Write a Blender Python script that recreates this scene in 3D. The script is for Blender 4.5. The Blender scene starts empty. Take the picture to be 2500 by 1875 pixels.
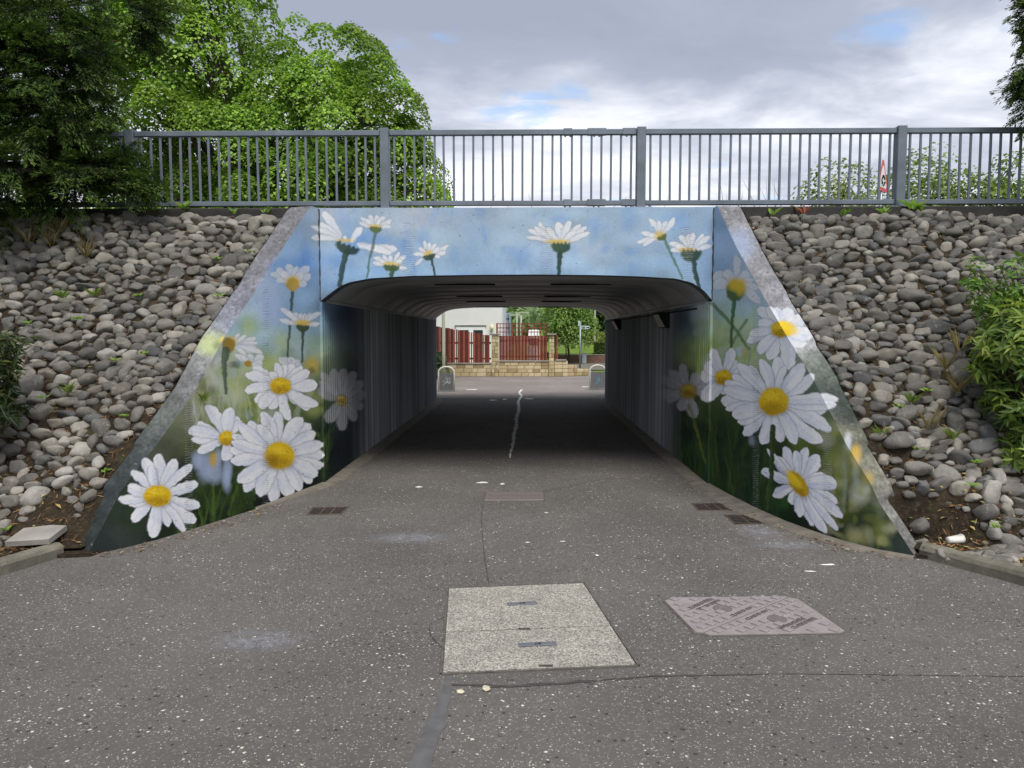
import bpy, math, random
import numpy as np
from mathutils import Vector, Matrix, noise as mnoise

random.seed(7)
rng = np.random.default_rng(11)
scene = bpy.context.scene
COL = scene.collection

# ------------------------------------------------------------------ camera
F_PX, EYE = 1800.0, 1.8                      # focal length in photo pixels (2500 wide), eye height
PITCH, YAW = math.atan(122 / F_PX), math.atan(31 / F_PX)
cam_data = bpy.data.cameras.new('camera')
cam_data.sensor_width = 36.0
cam_data.lens = 36.0 * F_PX / 2500.0
cam_data.clip_end = 5000.0
cam = bpy.data.objects.new('camera', cam_data)
cam.location = (0, 0, EYE)
cam.rotation_euler = (math.pi / 2 - PITCH, math.radians(0.0), YAW)
COL.objects.link(cam)
scene.camera = cam

# ------------------------------------------------------------------ world: broken cloud over a daylight sky
SUN_EL, SUN_AZ = math.radians(58), math.radians(165)     # azimuth clockwise from +Y: behind the viewer, to the right
world = bpy.data.worlds.new('World')
scene.world = world
world.use_nodes = True
wn, wl = world.node_tree.nodes, world.node_tree.links
wn.clear()
w_out = wn.new('ShaderNodeOutputWorld')
w_sky = wn.new('ShaderNodeTexSky')
w_sky.sky_type = 'NISHITA'
w_sky.sun_disc = False
w_sky.sun_elevation = SUN_EL
w_sky.sun_rotation = SUN_AZ
w_bg = wn.new('ShaderNodeBackground'); w_bg.inputs['Strength'].default_value = 0.10
w_cb = wn.new('ShaderNodeBackground'); w_cb.inputs['Strength'].default_value = 1.0
w_mix = wn.new('ShaderNodeMixShader')
tc = wn.new('ShaderNodeTexCoord')
sep = wn.new('ShaderNodeSeparateXYZ')
wl.new(tc.outputs['Generated'], sep.inputs[0])
def wmath(op, a, b=None, clamp=False):
    n = wn.new('ShaderNodeMath'); n.operation = op; n.use_clamp = clamp
    for i, v in enumerate((a, b)):
        if v is None: continue
        if isinstance(v, (int, float)): n.inputs[i].default_value = v
        else: wl.new(v, n.inputs[i])
    return n.outputs[0]
zz = wmath('ADD', wmath('MAXIMUM', sep.outputs[2], 0.0), 0.22)
comb = wn.new('ShaderNodeCombineXYZ')
wl.new(wmath('DIVIDE', sep.outputs[0], zz), comb.inputs[0])
wl.new(wmath('DIVIDE', sep.outputs[1], zz), comb.inputs[1])
def wnoise(scale, detail, rough, dist, off):
    mp = wn.new('ShaderNodeMapping'); mp.inputs['Location'].default_value = off
    mp.inputs['Scale'].default_value = (0.8, 1.15, 1.0)
    wl.new(comb.outputs[0], mp.inputs['Vector'])
    n = wn.new('ShaderNodeTexNoise'); n.inputs['Scale'].default_value = scale
    n.inputs['Detail'].default_value = detail; n.inputs['Roughness'].default_value = rough
    n.inputs['Distortion'].default_value = dist
    wl.new(mp.outputs[0], n.inputs['Vector'])
    return n.outputs['Fac']
big = wnoise(1.0, 6.0, 0.55, 0.25, (11.9, 0.7, 0.0))
fine = wnoise(3.0, 9.0, 0.58, 0.4, (8.4, 2.2, 0.0))
tone = wmath('ADD', wmath('MULTIPLY', big, 0.70), wmath('MULTIPLY', fine, 0.46))
w_ramp = wn.new('ShaderNodeValToRGB')
e = w_ramp.color_ramp.elements
e[0].position = 0.40; e[0].color = (0.175, 0.193, 0.245, 1)
e[1].position = 0.78; e[1].color = (0.520, 0.530, 0.555, 1)
e2 = e.new(0.52); e2.color = (0.200, 0.220, 0.275, 1)
e3 = e.new(0.60); e3.color = (0.265, 0.285, 0.335, 1)
e4 = e.new(0.67); e4.color = (0.360, 0.375, 0.420, 1)
# the deck thins towards the horizon
thin = wn.new('ShaderNodeMapRange'); thin.interpolation_type = 'SMOOTHSTEP'
thin.inputs['From Min'].default_value = 0.28; thin.inputs['From Max'].default_value = 0.40
thin.inputs['To Min'].default_value = 0.085; thin.inputs['To Max'].default_value = -0.10
wl.new(sep.outputs[2], thin.inputs['Value'])
wl.new(wmath('ADD', tone, thin.outputs[0]), w_ramp.inputs[0])
wl.new(w_ramp.outputs[0], w_cb.inputs['Color'])
gapn = wnoise(5.0, 7.0, 0.55, 0.5, (1.7, 9.3, 0.0))
w_gap = wn.new('ShaderNodeMapRange')
w_gap.inputs['From Min'].default_value = 0.62; w_gap.inputs['From Max'].default_value = 0.74
w_gap.inputs['To Min'].default_value = 1.0; w_gap.inputs['To Max'].default_value = 0.25
# two openings in the deck where the blue shows, frayed by the noise
holes = gapn
for hd, hr in (((0.0160, 0.956, 0.292), 0.10), ((0.405, 0.845, 0.335), 0.07), ((-0.55, 0.70, 0.45), 0.14), ((0.75, 0.5, 0.43), 0.12)):
    dn = wn.new('ShaderNodeVectorMath'); dn.operation = 'DISTANCE'; _h = Vector(hd).normalized(); dn.inputs[1].default_value = (_h.x, _h.y, _h.z * 2.2)
    sc_ = wn.new('ShaderNodeVectorMath'); sc_.operation = 'MULTIPLY'; sc_.inputs[1].default_value = (1, 1, 2.2)
    wl.new(tc.outputs['Generated'], sc_.inputs[0]); wl.new(sc_.outputs[0], dn.inputs[0])
    holes = wmath('ADD', holes, wmath('MULTIPLY', wmath('SUBTRACT', 1.0, wmath('DIVIDE', dn.outputs['Value'], hr), clamp=True), 0.31))
wl.new(holes, w_gap.inputs['Value'])
wl.new(w_sky.outputs[0], w_bg.inputs['Color'])
wl.new(w_gap.outputs[0], w_mix.inputs[0])
wl.new(w_bg.outputs[0], w_mix.inputs[1])
wl.new(w_cb.outputs[0], w_mix.inputs[2])
wl.new(w_mix.outputs[0], w_out.inputs[0])

sun_data = bpy.data.lights.new('sun', 'SUN')
sun_data.energy = 1.5
sun_data.angle = math.radians(36)
sun_data.color = (1.0, 0.96, 0.90)
sun = bpy.data.objects.new('sun', sun_data)
sd = Vector((math.sin(SUN_AZ) * math.cos(SUN_EL), math.cos(SUN_AZ) * math.cos(SUN_EL), math.sin(SUN_EL)))
sun.rotation_euler = (-sd).to_track_quat('-Z', 'Y').to_euler()
sun.location = (10, -10, 20)
COL.objects.link(sun)

scene.view_settings.view_transform = 'Standard'
scene.view_settings.look = 'None'
scene.view_settings.gamma = 1.0
scene.view_settings.exposure = 1.20
scene.render.engine = 'CYCLES'
scene.cycles.use_denoising = True
scene.cycles.max_bounces = 8
scene.cycles.diffuse_bounces = 6
scene.cycles.glossy_bounces = 2
scene.cycles.transparent_max_bounces = 8

# ------------------------------------------------------------------ pixel helpers (a pixel gives a direction, a surface gives the distance)
_cy, _sy, _cp, _sp = math.cos(YAW), math.sin(YAW), math.cos(PITCH), math.sin(PITCH)
FWD = np.array([-_sy * _cp, _cy * _cp, -_sp]); RIGHT = np.array([_cy, _sy, 0.0]); UP = np.cross(RIGHT, FWD)
CAMP = np.array([0, 0, EYE])
def ray(px, py): return FWD + RIGHT * (px - 1250) / F_PX - UP * (py - 937.5) / F_PX
def on_z(px, py, z=0.0):
    d = ray(px, py); return CAMP + d * ((z - EYE) / d[2])
def on_y(px, py, y):
    d = ray(px, py); return CAMP + d * (y / d[1])
def pix(P):
    q = np.asarray(P) - CAMP; z = q @ FWD
    return 1250 + F_PX * (q @ RIGHT) / z, 937.5 - F_PX * (q @ UP) / z

# ------------------------------------------------------------------ object helpers
def tag(o, label=None, cat=None, group=None, kind=None):
    if label: o['label'] = label
    if cat: o['category'] = cat
    if group: o['group'] = group
    if kind: o['kind'] = kind
    return o
def empty(name, loc=(0, 0, 0), rz=0.0):
    o = bpy.data.objects.new(name, None); o.location = loc; o.rotation_euler = (0, 0, rz)
    o.empty_display_size = 0.2
    COL.objects.link(o); return o
def link(name, me, parent=None, loc=None, rot=None, scale=None):
    o = bpy.data.objects.new(name, me)
    if loc is not None: o.location = loc
    if rot is not None: o.rotation_euler = rot
    if scale is not None: o.scale = scale
    COL.objects.link(o)
    if parent is not None: o.parent = parent
    return o
def mesh(name, V, Fs, mat=None, smooth=False, cols=None):
    """V (n,3), Fs: (m,3|4) array or a list of index tuples, cols (n,3) paint colour per vertex"""
    me = bpy.data.meshes.new(name)
    V = np.asarray(V, dtype=np.float32)
    if isinstance(Fs, np.ndarray):
        m, k = Fs.shape
        me.vertices.add(len(V)); me.vertices.foreach_set('co', V.ravel())
        me.loops.add(m * k); me.loops.foreach_set('vertex_index', Fs.astype(np.int32).ravel())
        me.polygons.add(m)
        me.polygons.foreach_set('loop_start', np.arange(0, m * k, k, dtype=np.int32))
        me.polygons.foreach_set('loop_total', np.full(m, k, dtype=np.int32))
        me.update(calc_edges=True); me.validate()
    else:
        me.from_pydata([tuple(map(float, v)) for v in V], [], [tuple(f) for f in Fs]); me.update()
    if smooth: me.polygons.foreach_set('use_smooth', np.ones(len(me.polygons), dtype=bool))
    if cols is not None:
        a = me.color_attributes.new('Col', 'FLOAT_COLOR', 'POINT')
        c = np.ones((len(V), 4), dtype=np.float32); c[:, :3] = cols
        a.data.foreach_set('color', c.ravel())
    if mat is not None: me.materials.append(mat)
    return me
class MB:
    """collects boxes, prisms and tubes into one mesh"""
    def __init__(s): s.V, s.F, s.n = [], [], 0
    def add(s, V, Fs):
        V = np.asarray(V, float); s.V.append(V)
        s.F += [tuple(int(i) + s.n for i in f) for f in Fs]; s.n += len(V); return s
    def box(s, c, d, rz=0.0, bevel=0.0, M=None):
        x, y, z = np.asarray(d, float) / 2
        if bevel > 0:
            b = min(bevel, x * .9, y * .9, z * .9); V = []
            for sx in (-1, 1):
                for sy in (-1, 1):
                    for sz in (-1, 1):
                        V += [(sx * (x - b), sy * (y - b), sz * z), (sx * (x - b), sy * y, sz * (z - b)), (sx * x, sy * (y - b), sz * (z - b))]
            idx = lambda sx, sy, sz: 3 * (((sx > 0) * 2 + (sy > 0)) * 2 + (sz > 0))
            Fs = []
            q = lambda k, pts: Fs.append([idx(*p) + k for p in pts])
            for t in (-1, 1):
                q(0, [(-1, -1, t), (1, -1, t), (1, 1, t), (-1, 1, t)][::t])
                q(1, [(-1, t, -1), (-1, t, 1), (1, t, 1), (1, t, -1)][::t])
                q(2, [(t, -1, -1), (t, 1, -1), (t, 1, 1), (t, -1, 1)][::t])
            for a in (-1, 1):
                for c2 in (-1, 1):
                    Fs.append([idx(-1, a, c2) + 0, idx(1, a, c2) + 0, idx(1, a, c2) + 1, idx(-1, a, c2) + 1][::a * c2 * -1])
                    Fs.append([idx(a, -1, c2) + 0, idx(a, 1, c2) + 0, idx(a, 1, c2) + 2, idx(a, -1, c2) + 2][::a * c2])
                    Fs.append([idx(a, c2, -1) + 1, idx(a, c2, 1) + 1, idx(a, c2, 1) + 2, idx(a, c2, -1) + 2][::a * c2 * -1])
                    for d2 in (-1, 1):
                        Fs.append([idx(a, c2, d2), idx(a, c2, d2) + 1, idx(a, c2, d2) + 2][::a * c2 * d2])
            V = np.array(V)
        else:
            V = np.array([(sx * x, sy * y, sz * z) for sx in (-1, 1) for sy in (-1, 1) for sz in (-1, 1)])
            Fs = [(0, 1, 3, 2), (4, 6, 7, 5), (0, 4, 5, 1), (2, 3, 7, 6), (0, 2, 6, 4), (1, 5, 7, 3)]
        if rz:
            ca, sa = math.cos(rz), math.sin(rz); V = V @ np.array([[ca, sa, 0], [-sa, ca, 0], [0, 0, 1]])
        if M is not None: V = V @ np.asarray(M.to_3x3()).T
        return s.add(V + np.asarray(c, float), Fs)
    def tube(s, pts, r, n=8, caps=True):
        pts = np.asarray(pts, float); r = np.broadcast_to(np.asarray(r, float), (len(pts),))
        V, Fs = [], []; prev = None
        for i, p in enumerate(pts):
            t = pts[min(i + 1, len(pts) - 1)] - pts[max(i - 1, 0)]; t = t / (np.linalg.norm(t) + 1e-9)
            if prev is None:
                a = np.cross(t, [0, 0, 1.0]); a = np.cross(t, [1.0, 0, 0]) if np.linalg.norm(a) < .1 else a
            else: a = prev - t * (prev @ t)
            a = a / np.linalg.norm(a); prev = a; b = np.cross(t, a)
            for k in range(n):
                an = 2 * math.pi * k / n; V.append(p + r[i] * (a * math.cos(an) + b * math.sin(an)))
        for i in range(len(pts) - 1):
            for k in range(n): Fs.append((i * n + k, i * n + (k + 1) % n, (i + 1) * n + (k + 1) % n, (i + 1) * n + k))
        if caps:
            Fs.append(tuple(range(n))[::-1]); Fs.append(tuple((len(pts) - 1) * n + k for k in range(n)))
        return s.add(V, Fs)
    def prism(s, poly, z0, z1):
        poly = [tuple(p) for p in poly]; n = len(poly)
        V = [(x, y, z0) for x, y in poly] + [(x, y, z1) for x, y in poly]
        Fs = [tuple(range(n))[::-1], tuple(range(n, 2 * n))] + [(i, (i + 1) % n, n + (i + 1) % n, n + i) for i in range(n)]
        return s.add(V, Fs)
    def me(s, name, mat, smooth=False): return mesh(name, np.concatenate(s.V), s.F, mat, smooth)
    def build(s, name, mat, parent=None, smooth=False, **k): return link(name, s.me(name, mat, smooth), parent, **k)
def grid_faces(nu, nv):
    """quads of a (nu x nv) vertex grid, index = u * nv + v"""
    u, v = np.meshgrid(np.arange(nu - 1), np.arange(nv - 1), indexing='ij')
    a = (u * nv + v).ravel()
    return np.stack([a, a + nv, a + nv + 1, a + 1], 1)

# ------------------------------------------------------------------ materials
def lin(*c):
    c = np.asarray(c, float) / 255.0
    return np.where(c <= .04045, c / 12.92, ((c + .055) / 1.055) ** 2.4)
def srgb(r, g, b): return tuple(lin(r, g, b)) + (1.0,)
class NT:
    def __init__(s, name):
        s.m = bpy.data.materials.new(name); s.m.use_nodes = True
        s.t = s.m.node_tree; s.n = s.t.nodes; s.l = s.t.links; s.n.clear()
        s.out = s.n.new('ShaderNodeOutputMaterial'); s.p = s.n.new('ShaderNodeBsdfPrincipled')
        s.l.new(s.p.outputs[0], s.out.inputs[0]); s._c = None
    def set(s, node, key, v):
        if isinstance(v, bpy.types.NodeSocket): s.l.new(v, node.inputs[key])
        elif v is not None: node.inputs[key].default_value = v
    def coord(s, which='Object'):
        if s._c is None: s._c = s.n.new('ShaderNodeTexCoord')
        return s._c.outputs[which]
    def geo(s): return s.n.new('ShaderNodeNewGeometry').outputs['Position']
    def mapping(s, v, scale=(1, 1, 1), loc=(0, 0, 0), rot=(0, 0, 0)):
        m = s.n.new('ShaderNodeMapping'); s.l.new(v, m.inputs[0])
        m.inputs['Scale'].default_value = scale; m.inputs['Location'].default_value = loc; m.inputs['Rotation'].default_value = rot
        return m.outputs[0]
    def noise(s, v, scale, detail=4.0, rough=.55, dist=0.0, out='Fac'):
        n = s.n.new('ShaderNodeTexNoise'); s.set(n, 'Vector', v)
        n.inputs['Scale'].default_value = scale; n.inputs['Detail'].default_value = detail
        n.inputs['Roughness'].default_value = rough; n.inputs['Distortion'].default_value = dist
        return n.outputs[out]
    def voro(s, v, scale, feature='F1', rand=1.0):
        n = s.n.new('ShaderNodeTexVoronoi'); n.feature = feature; s.set(n, 'Vector', v)
        n.inputs['Scale'].default_value = scale; n.inputs['Randomness'].default_value = rand
        return n
    def math(s, op, a, b=None, clamp=False):
        n = s.n.new('ShaderNodeMath'); n.operation = op; n.use_clamp = clamp
        s.set(n, 0, a); s.set(n, 1, b); return n.outputs[0]
    def rng(s, v, a, b, c=0.0, d=1.0):
        n = s.n.new('ShaderNodeMapRange'); s.set(n, 'Value', v)
        for k, x in zip(('From Min', 'From Max', 'To Min', 'To Max'), (a, b, c, d)): n.inputs[k].default_value = x
        return n.outputs[0]
    def mix(s, f, a, b, blend='MIX'):
        n = s.n.new('ShaderNodeMix'); n.data_type = 'RGBA'; n.blend_type = blend
        s.set(n, 0, f); s.set(n, 6, a); s.set(n, 7, b); return n.outputs[2]
    def attr(s, name='Col'):
        n = s.n.new('ShaderNodeAttribute'); n.attribute_name = name; return n.outputs['Color']
    def ramp(s, f, stops):
        n = s.n.new('ShaderNodeValToRGB'); s.set(n, 0, f); el = n.color_ramp.elements
        while len(el) < len(stops): el.new(.5)
        for x, (p, c) in zip(el, stops): x.position = p; x.color = c
        return n.outputs[0]
    def bump(s, h, strength=.3, dist=.01):
        n = s.n.new('ShaderNodeBump'); n.inputs['Strength'].default_value = strength
        n.inputs['Distance'].default_value = dist; s.set(n, 'Height', h)
        s.l.new(n.outputs[0], s.p.inputs['Normal'])
    def fin(s, base=None, rough=None, metal=None, spec=None):
        s.set(s.p, 'Base Color', base); s.set(s.p, 'Roughness', rough); s.set(s.p, 'Metallic', metal)
        s.set(s.p, 'Specular IOR Level', spec); return s.m
def simple(name, rgb, rough=.7, metal=0.0, var=.18, scale=9.0, bump=.15, spec=.4):
    t = NT(name); v = t.coord(); n = t.noise(v, scale, 5); n2 = t.noise(v, scale * 9, 3)
    lo = tuple(x * (1 - var) for x in rgb[:3]) + (1,); hi = tuple(min(1, x * (1 + var)) for x in rgb[:3]) + (1,)
    c = t.mix(t.rng(n, .3, .7), lo, hi)
    c = t.mix(t.math('MULTIPLY', t.rng(n2, .45, .75), var), c, tuple(x * .55 for x in rgb[:3]) + (1,))
    if bump: t.bump(t.math('ADD', n2, t.math('MULTIPLY', n, .5)), bump, .006)
    return t.fin(c, t.rng(n, .2, .8, rough - .08, min(1, rough + .08)), metal, spec)
def painted_concrete(name, speck=.35):
    t = NT(name); v = t.geo(); a = t.attr()
    n1 = t.noise(v, 2.2, 6, .6); n2 = t.noise(v, 38, 5, .65); n3 = t.noise(v, 160, 2)
    c = t.mix(t.rng(n1, .25, .75, 0, .25), a, t.mix(1.0, a, (.72, .72, .74, 1), 'MULTIPLY'))
    c = t.mix(t.rng(n2, .52, .75, 0, .30), c, t.mix(1.0, a, (.55, .56, .58, 1), 'MULTIPLY'))
    vo = t.voro(v, 55); pit = t.math('MULTIPLY', t.rng(vo.outputs['Distance'], .10, .17, 1, 0), t.rng(t.noise(v, 9, 3), .56, .66))
    c = t.mix(t.math('MULTIPLY', pit, speck * 2), c, (.03, .032, .035, 1))
    h = t.math('SUBTRACT', t.math('ADD', n2, t.math('MULTIPLY', n3, .6)), pit)
    t.bump(h, .28, .008)
    return t.fin(c, t.rng(n2, .3, .7, .78, .95), 0, .15)
M = {}
M['mural'] = painted_concrete('painted_concrete')
M['coping'] = painted_concrete('weathered_coping', 1.6)
M['concrete'] = simple('grey_concrete', tuple(lin(150, 146, 138)), .9, 0, .25, 3, .4, .2)
M['old_concrete'] = simple('stained_concrete', tuple(lin(62, 60, 58)), .92, 0, .4, 4, .5, .2)
M['kerb'] = simple('mossy_kerb', tuple(lin(112, 108, 96)), .93, 0, .35, 5, .6, .2)
M['haunch'] = simple('concrete_edging', tuple(lin(118, 112, 102)), .93, 0, .28, 6, .5, .2)
M['rail'] = simple('grey_blue_rail_paint', tuple(lin(108, 117, 128)), .5, .15, .24, 3, .08, .5)
M['galv'] = simple('galvanised_steel', tuple(lin(150, 156, 160)), .45, .6, .12, 6, .05)
M['steelpole'] = simple('pale_painted_pole', tuple(lin(172, 176, 158)), .55, 0, .1, 3, .05)
M['dark'] = simple('dark_void', (.012, .012, .013), .95, 0, .2, 8, .1)
M['lining'] = simple('dark_lining_paint', tuple(lin(72, 76, 86)), .55, 0, .22, 2.0, .12, .4)
M['redwood'] = None

# ---- asphalt with pale chippings
def asphalt(name, base, chips=True, dens=.60):
    t = NT(name); v = t.geo()
    n1 = t.noise(v, .55, 5, .6); n2 = t.noise(v, 6, 5, .6); n3 = t.noise(v, 130, 3, .6)
    b = np.array(base)
    c = t.mix(t.rng(n1, .3, .7), tuple(b * .76) + (1,), tuple(b * 1.20) + (1,))
    c = t.mix(t.rng(t.noise(t.mapping(v, (1, .35, 1), (4, 2, 0)), 1.1, 5, .6), .52, .7, 0, .4), c, tuple(b * .68) + (1,))
    c = t.mix(t.rng(n2, .45, .75, 0, .35), c, tuple(b * .74) + (1,))
    c = t.mix(t.rng(n3, .5, .7, 0, .5), c, tuple(b * .62) + (1,))
    gv = t.voro(t.mapping(v, (1, 1, .05)), 95)
    gs = t.n.new('ShaderNodeSeparateColor'); t.l.new(gv.outputs['Color'], gs.inputs[0])
    c = t.mix(t.math('MULTIPLY', t.rng(gs.outputs[0], .80, .84), .30), c, tuple(b * 1.75) + (1,))
    h = t.math('ADD', n3, t.math('MULTIPLY', gv.outputs['Distance'], .8))
    # dark pits where stones were plucked out
    pv = t.voro(t.mapping(v, (1, 1.0, .05), (3.3, 1.7, 0)), 30)
    ps = t.n.new('ShaderNodeSeparateColor'); t.l.new(pv.outputs['Color'], ps.inputs[0])
    pit = t.math('MULTIPLY', t.rng(ps.outputs[1], .86, .87), t.rng(pv.outputs['Distance'], .22, .34, 1, 0))
    c = t.mix(t.math('MULTIPLY', pit, .75), c, tuple(b * .28) + (1,))
    h = t.math('SUBTRACT', h, t.math('MULTIPLY', pit, 1.6))
    if chips:
        for sc, thr, dd, off, amt in ((66, .945, .28, 0, .8), (40, .972, .28, 7.1, .9), (110, .86, .36, 3.7, .50)):
            wv = t.n.new('ShaderNodeVectorMath'); wv.operation = 'ADD'
            t.l.new(t.mapping(v, (1, 1, .05), (off, off * .7, 0)), wv.inputs[0])
            nn = t.n.new('ShaderNodeVectorMath'); nn.operation = 'SCALE'; nn.inputs['Scale'].default_value = .012
            t.l.new(t.noise(v, 90, 1, out='Color'), nn.inputs[0]); t.l.new(nn.outputs[0], wv.inputs[1])
            cv = t.voro(wv.outputs[0], sc)
            cs = t.n.new('ShaderNodeSeparateColor'); t.l.new(cv.outputs['Color'], cs.inputs[0])
            th = t.math('SUBTRACT', cs.outputs[0], t.rng(t.noise(v, 1.7, 4, .6), .3, .7, -.045, .045))
            msk = t.math('MULTIPLY', t.rng(th, thr, thr + .006), t.rng(cv.outputs['Distance'], dd, dd + .07, 1, 0))
            tint = t.mix(cs.outputs[2], srgb(226, 222, 206), srgb(182, 178, 168))
            c = t.mix(t.math('MULTIPLY', msk, amt), c, tint)
            h = t.math('ADD', h, t.math('MULTIPLY', msk, .5))
    t.bump(h, .5, .006)
    return t.fin(c, .9, 0, .25)
M['asphalt'] = asphalt('chipped_asphalt', lin(99, 95, 91))
M['patch'] = asphalt('patch_asphalt', lin(92, 90, 89), True)
M['tar'] = simple('tar_seal', tuple(lin(92, 91, 91)), .85, 0, .2, 12, .1, .5)
M['crack'] = simple('crack_dark', tuple(lin(72, 68, 65)), .95, 0, .3, 20, .3)
M['whitepaint'] = simple('worn_white_paint', tuple(lin(232, 230, 222)), .8, 0, .15, 20, .2)
M['chalk'] = simple('chalky_stain', tuple(lin(150, 152, 158)), .9, 0, .1, 6, .1)

# ---- soil, grass, stones, leaves
def soil(name):
    t = NT(name); v = t.geo()
    n1 = t.noise(v, 3, 6, .6); n2 = t.noise(v, 24, 6, .7); n3 = t.noise(v, 120, 3, .6)
    c = t.mix(t.rng(n1, .35, .65), srgb(46, 40, 33), srgb(70, 61, 49))
    c = t.mix(t.rng(n2, .5, .7), c, srgb(90, 78, 60))
    c = t.mix(t.rng(n3, .58, .72, 0, .7), c, srgb(28, 24, 21))
    c = t.mix(t.rng(t.noise(v, 5, 4, .6, 0), .60, .72, 0, .6), c, srgb(72, 80, 42))
    t.bump(t.math('ADD', n2, t.math('MULTIPLY', n3, .6)), .9, .03)
    return t.fin(c, .97, 0, .15)
M['soil'] = soil('dark_soil')
def grassmat():
    t = NT('verge_grass'); v = t.geo()
    c = t.mix(t.rng(t.noise(v, .7, 6), .3, .7), srgb(88, 118, 44), srgb(134, 156, 66))
    c = t.mix(t.rng(t.noise(v, 14, 5), .4, .7), c, srgb(96, 122, 50)); t.bump(t.noise(v, 40, 4), .8, .04)
    return t.fin(c, .95, 0, .1)
M['grass'] = grassmat()
def stonemat():
    t = NT('river_cobble'); v = t.coord('Object')
    oi = t.n.new('ShaderNodeObjectInfo'); a = t.attr()
    base = t.mix(1.0, a, oi.outputs['Color'], 'MULTIPLY')
    off = t.n.new('ShaderNodeVectorMath'); off.operation = 'ADD'
    g = t.geo(); t.l.new(g, off.inputs[0])
    n1 = t.noise(g, 7, 6, .6); n2 = t.noise(g, 45, 5, .65); n3 = t.noise(g, 220, 2)
    c = t.mix(t.rng(n1, .3, .7), t.mix(1.0, base, (.66, .66, .67, 1), 'MULTIPLY'), t.mix(1.0, base, (1.18, 1.16, 1.12, 1), 'MULTIPLY'))
    c = t.mix(t.rng(n2, .52, .72, 0, .55), c, t.mix(1.0, base, (1.6, 1.6, 1.52, 1), 'MULTIPLY'))
    c = t.mix(t.rng(n3, .56, .7, 0, .4), c, t.mix(1.0, base, (.5, .5, .5, 1), 'MULTIPLY'))
    lich = t.math('MULTIPLY', t.rng(t.noise(g, 11, 5, .65, .6), .60, .65), .45)
    c = t.mix(lich, c, srgb(150, 148, 136))
    t.bump(t.math('ADD', t.math('MULTIPLY', n2, 1.0), t.math('MULTIPLY', n3, .35)), .55, .010)
    return t.fin(c, t.rng(n2, .3, .7, .55, .85), 0, .35)
M['stone'] = stonemat()
def leafmat(name, transl=.35, rough=.5, gloss=.35):
    t = NT(name); a = t.attr(); g = t.geo()
    c = t.mix(t.rng(t.noise(g, 1.2, 3), .3, .7, 0, .35), a, t.mix(1.0, a, (.72, .80, .7, 1), 'MULTIPLY'))
    t.fin(c, rough, 0, gloss)
    tr = t.n.new('ShaderNodeBsdfTranslucent'); t.l.new(t.mix(1.0, c, (1.02, 1.08, .72, 1), 'MULTIPLY'), tr.inputs[0])
    mx = t.n.new('ShaderNodeMixShader'); mx.inputs[0].default_value = transl
    t.l.new(t.p.outputs[0], mx.inputs[1]); t.l.new(tr.outputs[0], mx.inputs[2]); t.l.new(mx.outputs[0], t.out.inputs[0])
    return t.m
M['leaf'] = leafmat('broad_leaf', .42); M['needle'] = leafmat('conifer_spray', .22, .6, .25)
M['bark'] = simple('bark', tuple(lin(78, 70, 60)), .95, 0, .35, 8, .8, .15)
M['litter'] = leafmat('dry_litter', .1, .9, .1)

# ------------------------------------------------------------------ the mural: paint mixed on a sheet of numbers, then laid on the wall's own vertices
CX0, CY0, CX1, CY1 = 140, 490, 2300, 1400
CW, CH = CX1 - CX0, CY1 - CY0
def shepard(pts, W, Hh, step=12, power=4.0):
    xs = np.arange(0, W + step, step); ys = np.arange(0, Hh + step, step)
    gx, gy = np.meshgrid(xs + CX0, ys + CY0)
    acc = np.zeros(gx.shape + (3,)); wt = np.zeros(gx.shape)
    for x, y, c in pts:
        w = 1.0 / (((gx - x) ** 2 + (gy - y) ** 2) / 900.0 + .6) ** (power / 2)
        acc += w[..., None] * np.array(c, float); wt += w
    g = lin(*np.moveaxis(acc / wt[..., None], -1, 0)); g = np.moveaxis(g, 0, -1)
    fx = np.arange(W) / step; fy = np.arange(Hh) / step
    ix, iy = fx.astype(int), fy.astype(int); tx, ty = fx - ix, fy - iy
    a = g[iy][:, ix] * (1 - tx)[None, :, None] + g[iy][:, ix + 1] * tx[None, :, None]
    b = g[iy + 1][:, ix] * (1 - tx)[None, :, None] + g[iy + 1][:, ix + 1] * tx[None, :, None]
    return a * (1 - ty)[:, None, None] + b * ty[:, None, None]
def vnoise(W, Hh, sx, sy, seed):
    r = np.random.default_rng(seed); nx, ny = int(W / sx) + 3, int(Hh / sy) + 3
    g = r.random((ny, nx)); fx = np.arange(W) / sx; fy = np.arange(Hh) / sy
    ix, iy = fx.astype(int), fy.astype(int); tx, ty = fx - ix, fy - iy
    tx = tx * tx * (3 - 2 * tx); ty = ty * ty * (3 - 2 * ty)
    a = g[iy][:, ix] * (1 - tx) + g[iy][:, ix + 1] * tx; b = g[iy + 1][:, ix] * (1 - tx) + g[iy + 1][:, ix + 1] * tx
    return a * (1 - ty)[:, None] + b * ty[:, None]
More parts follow.
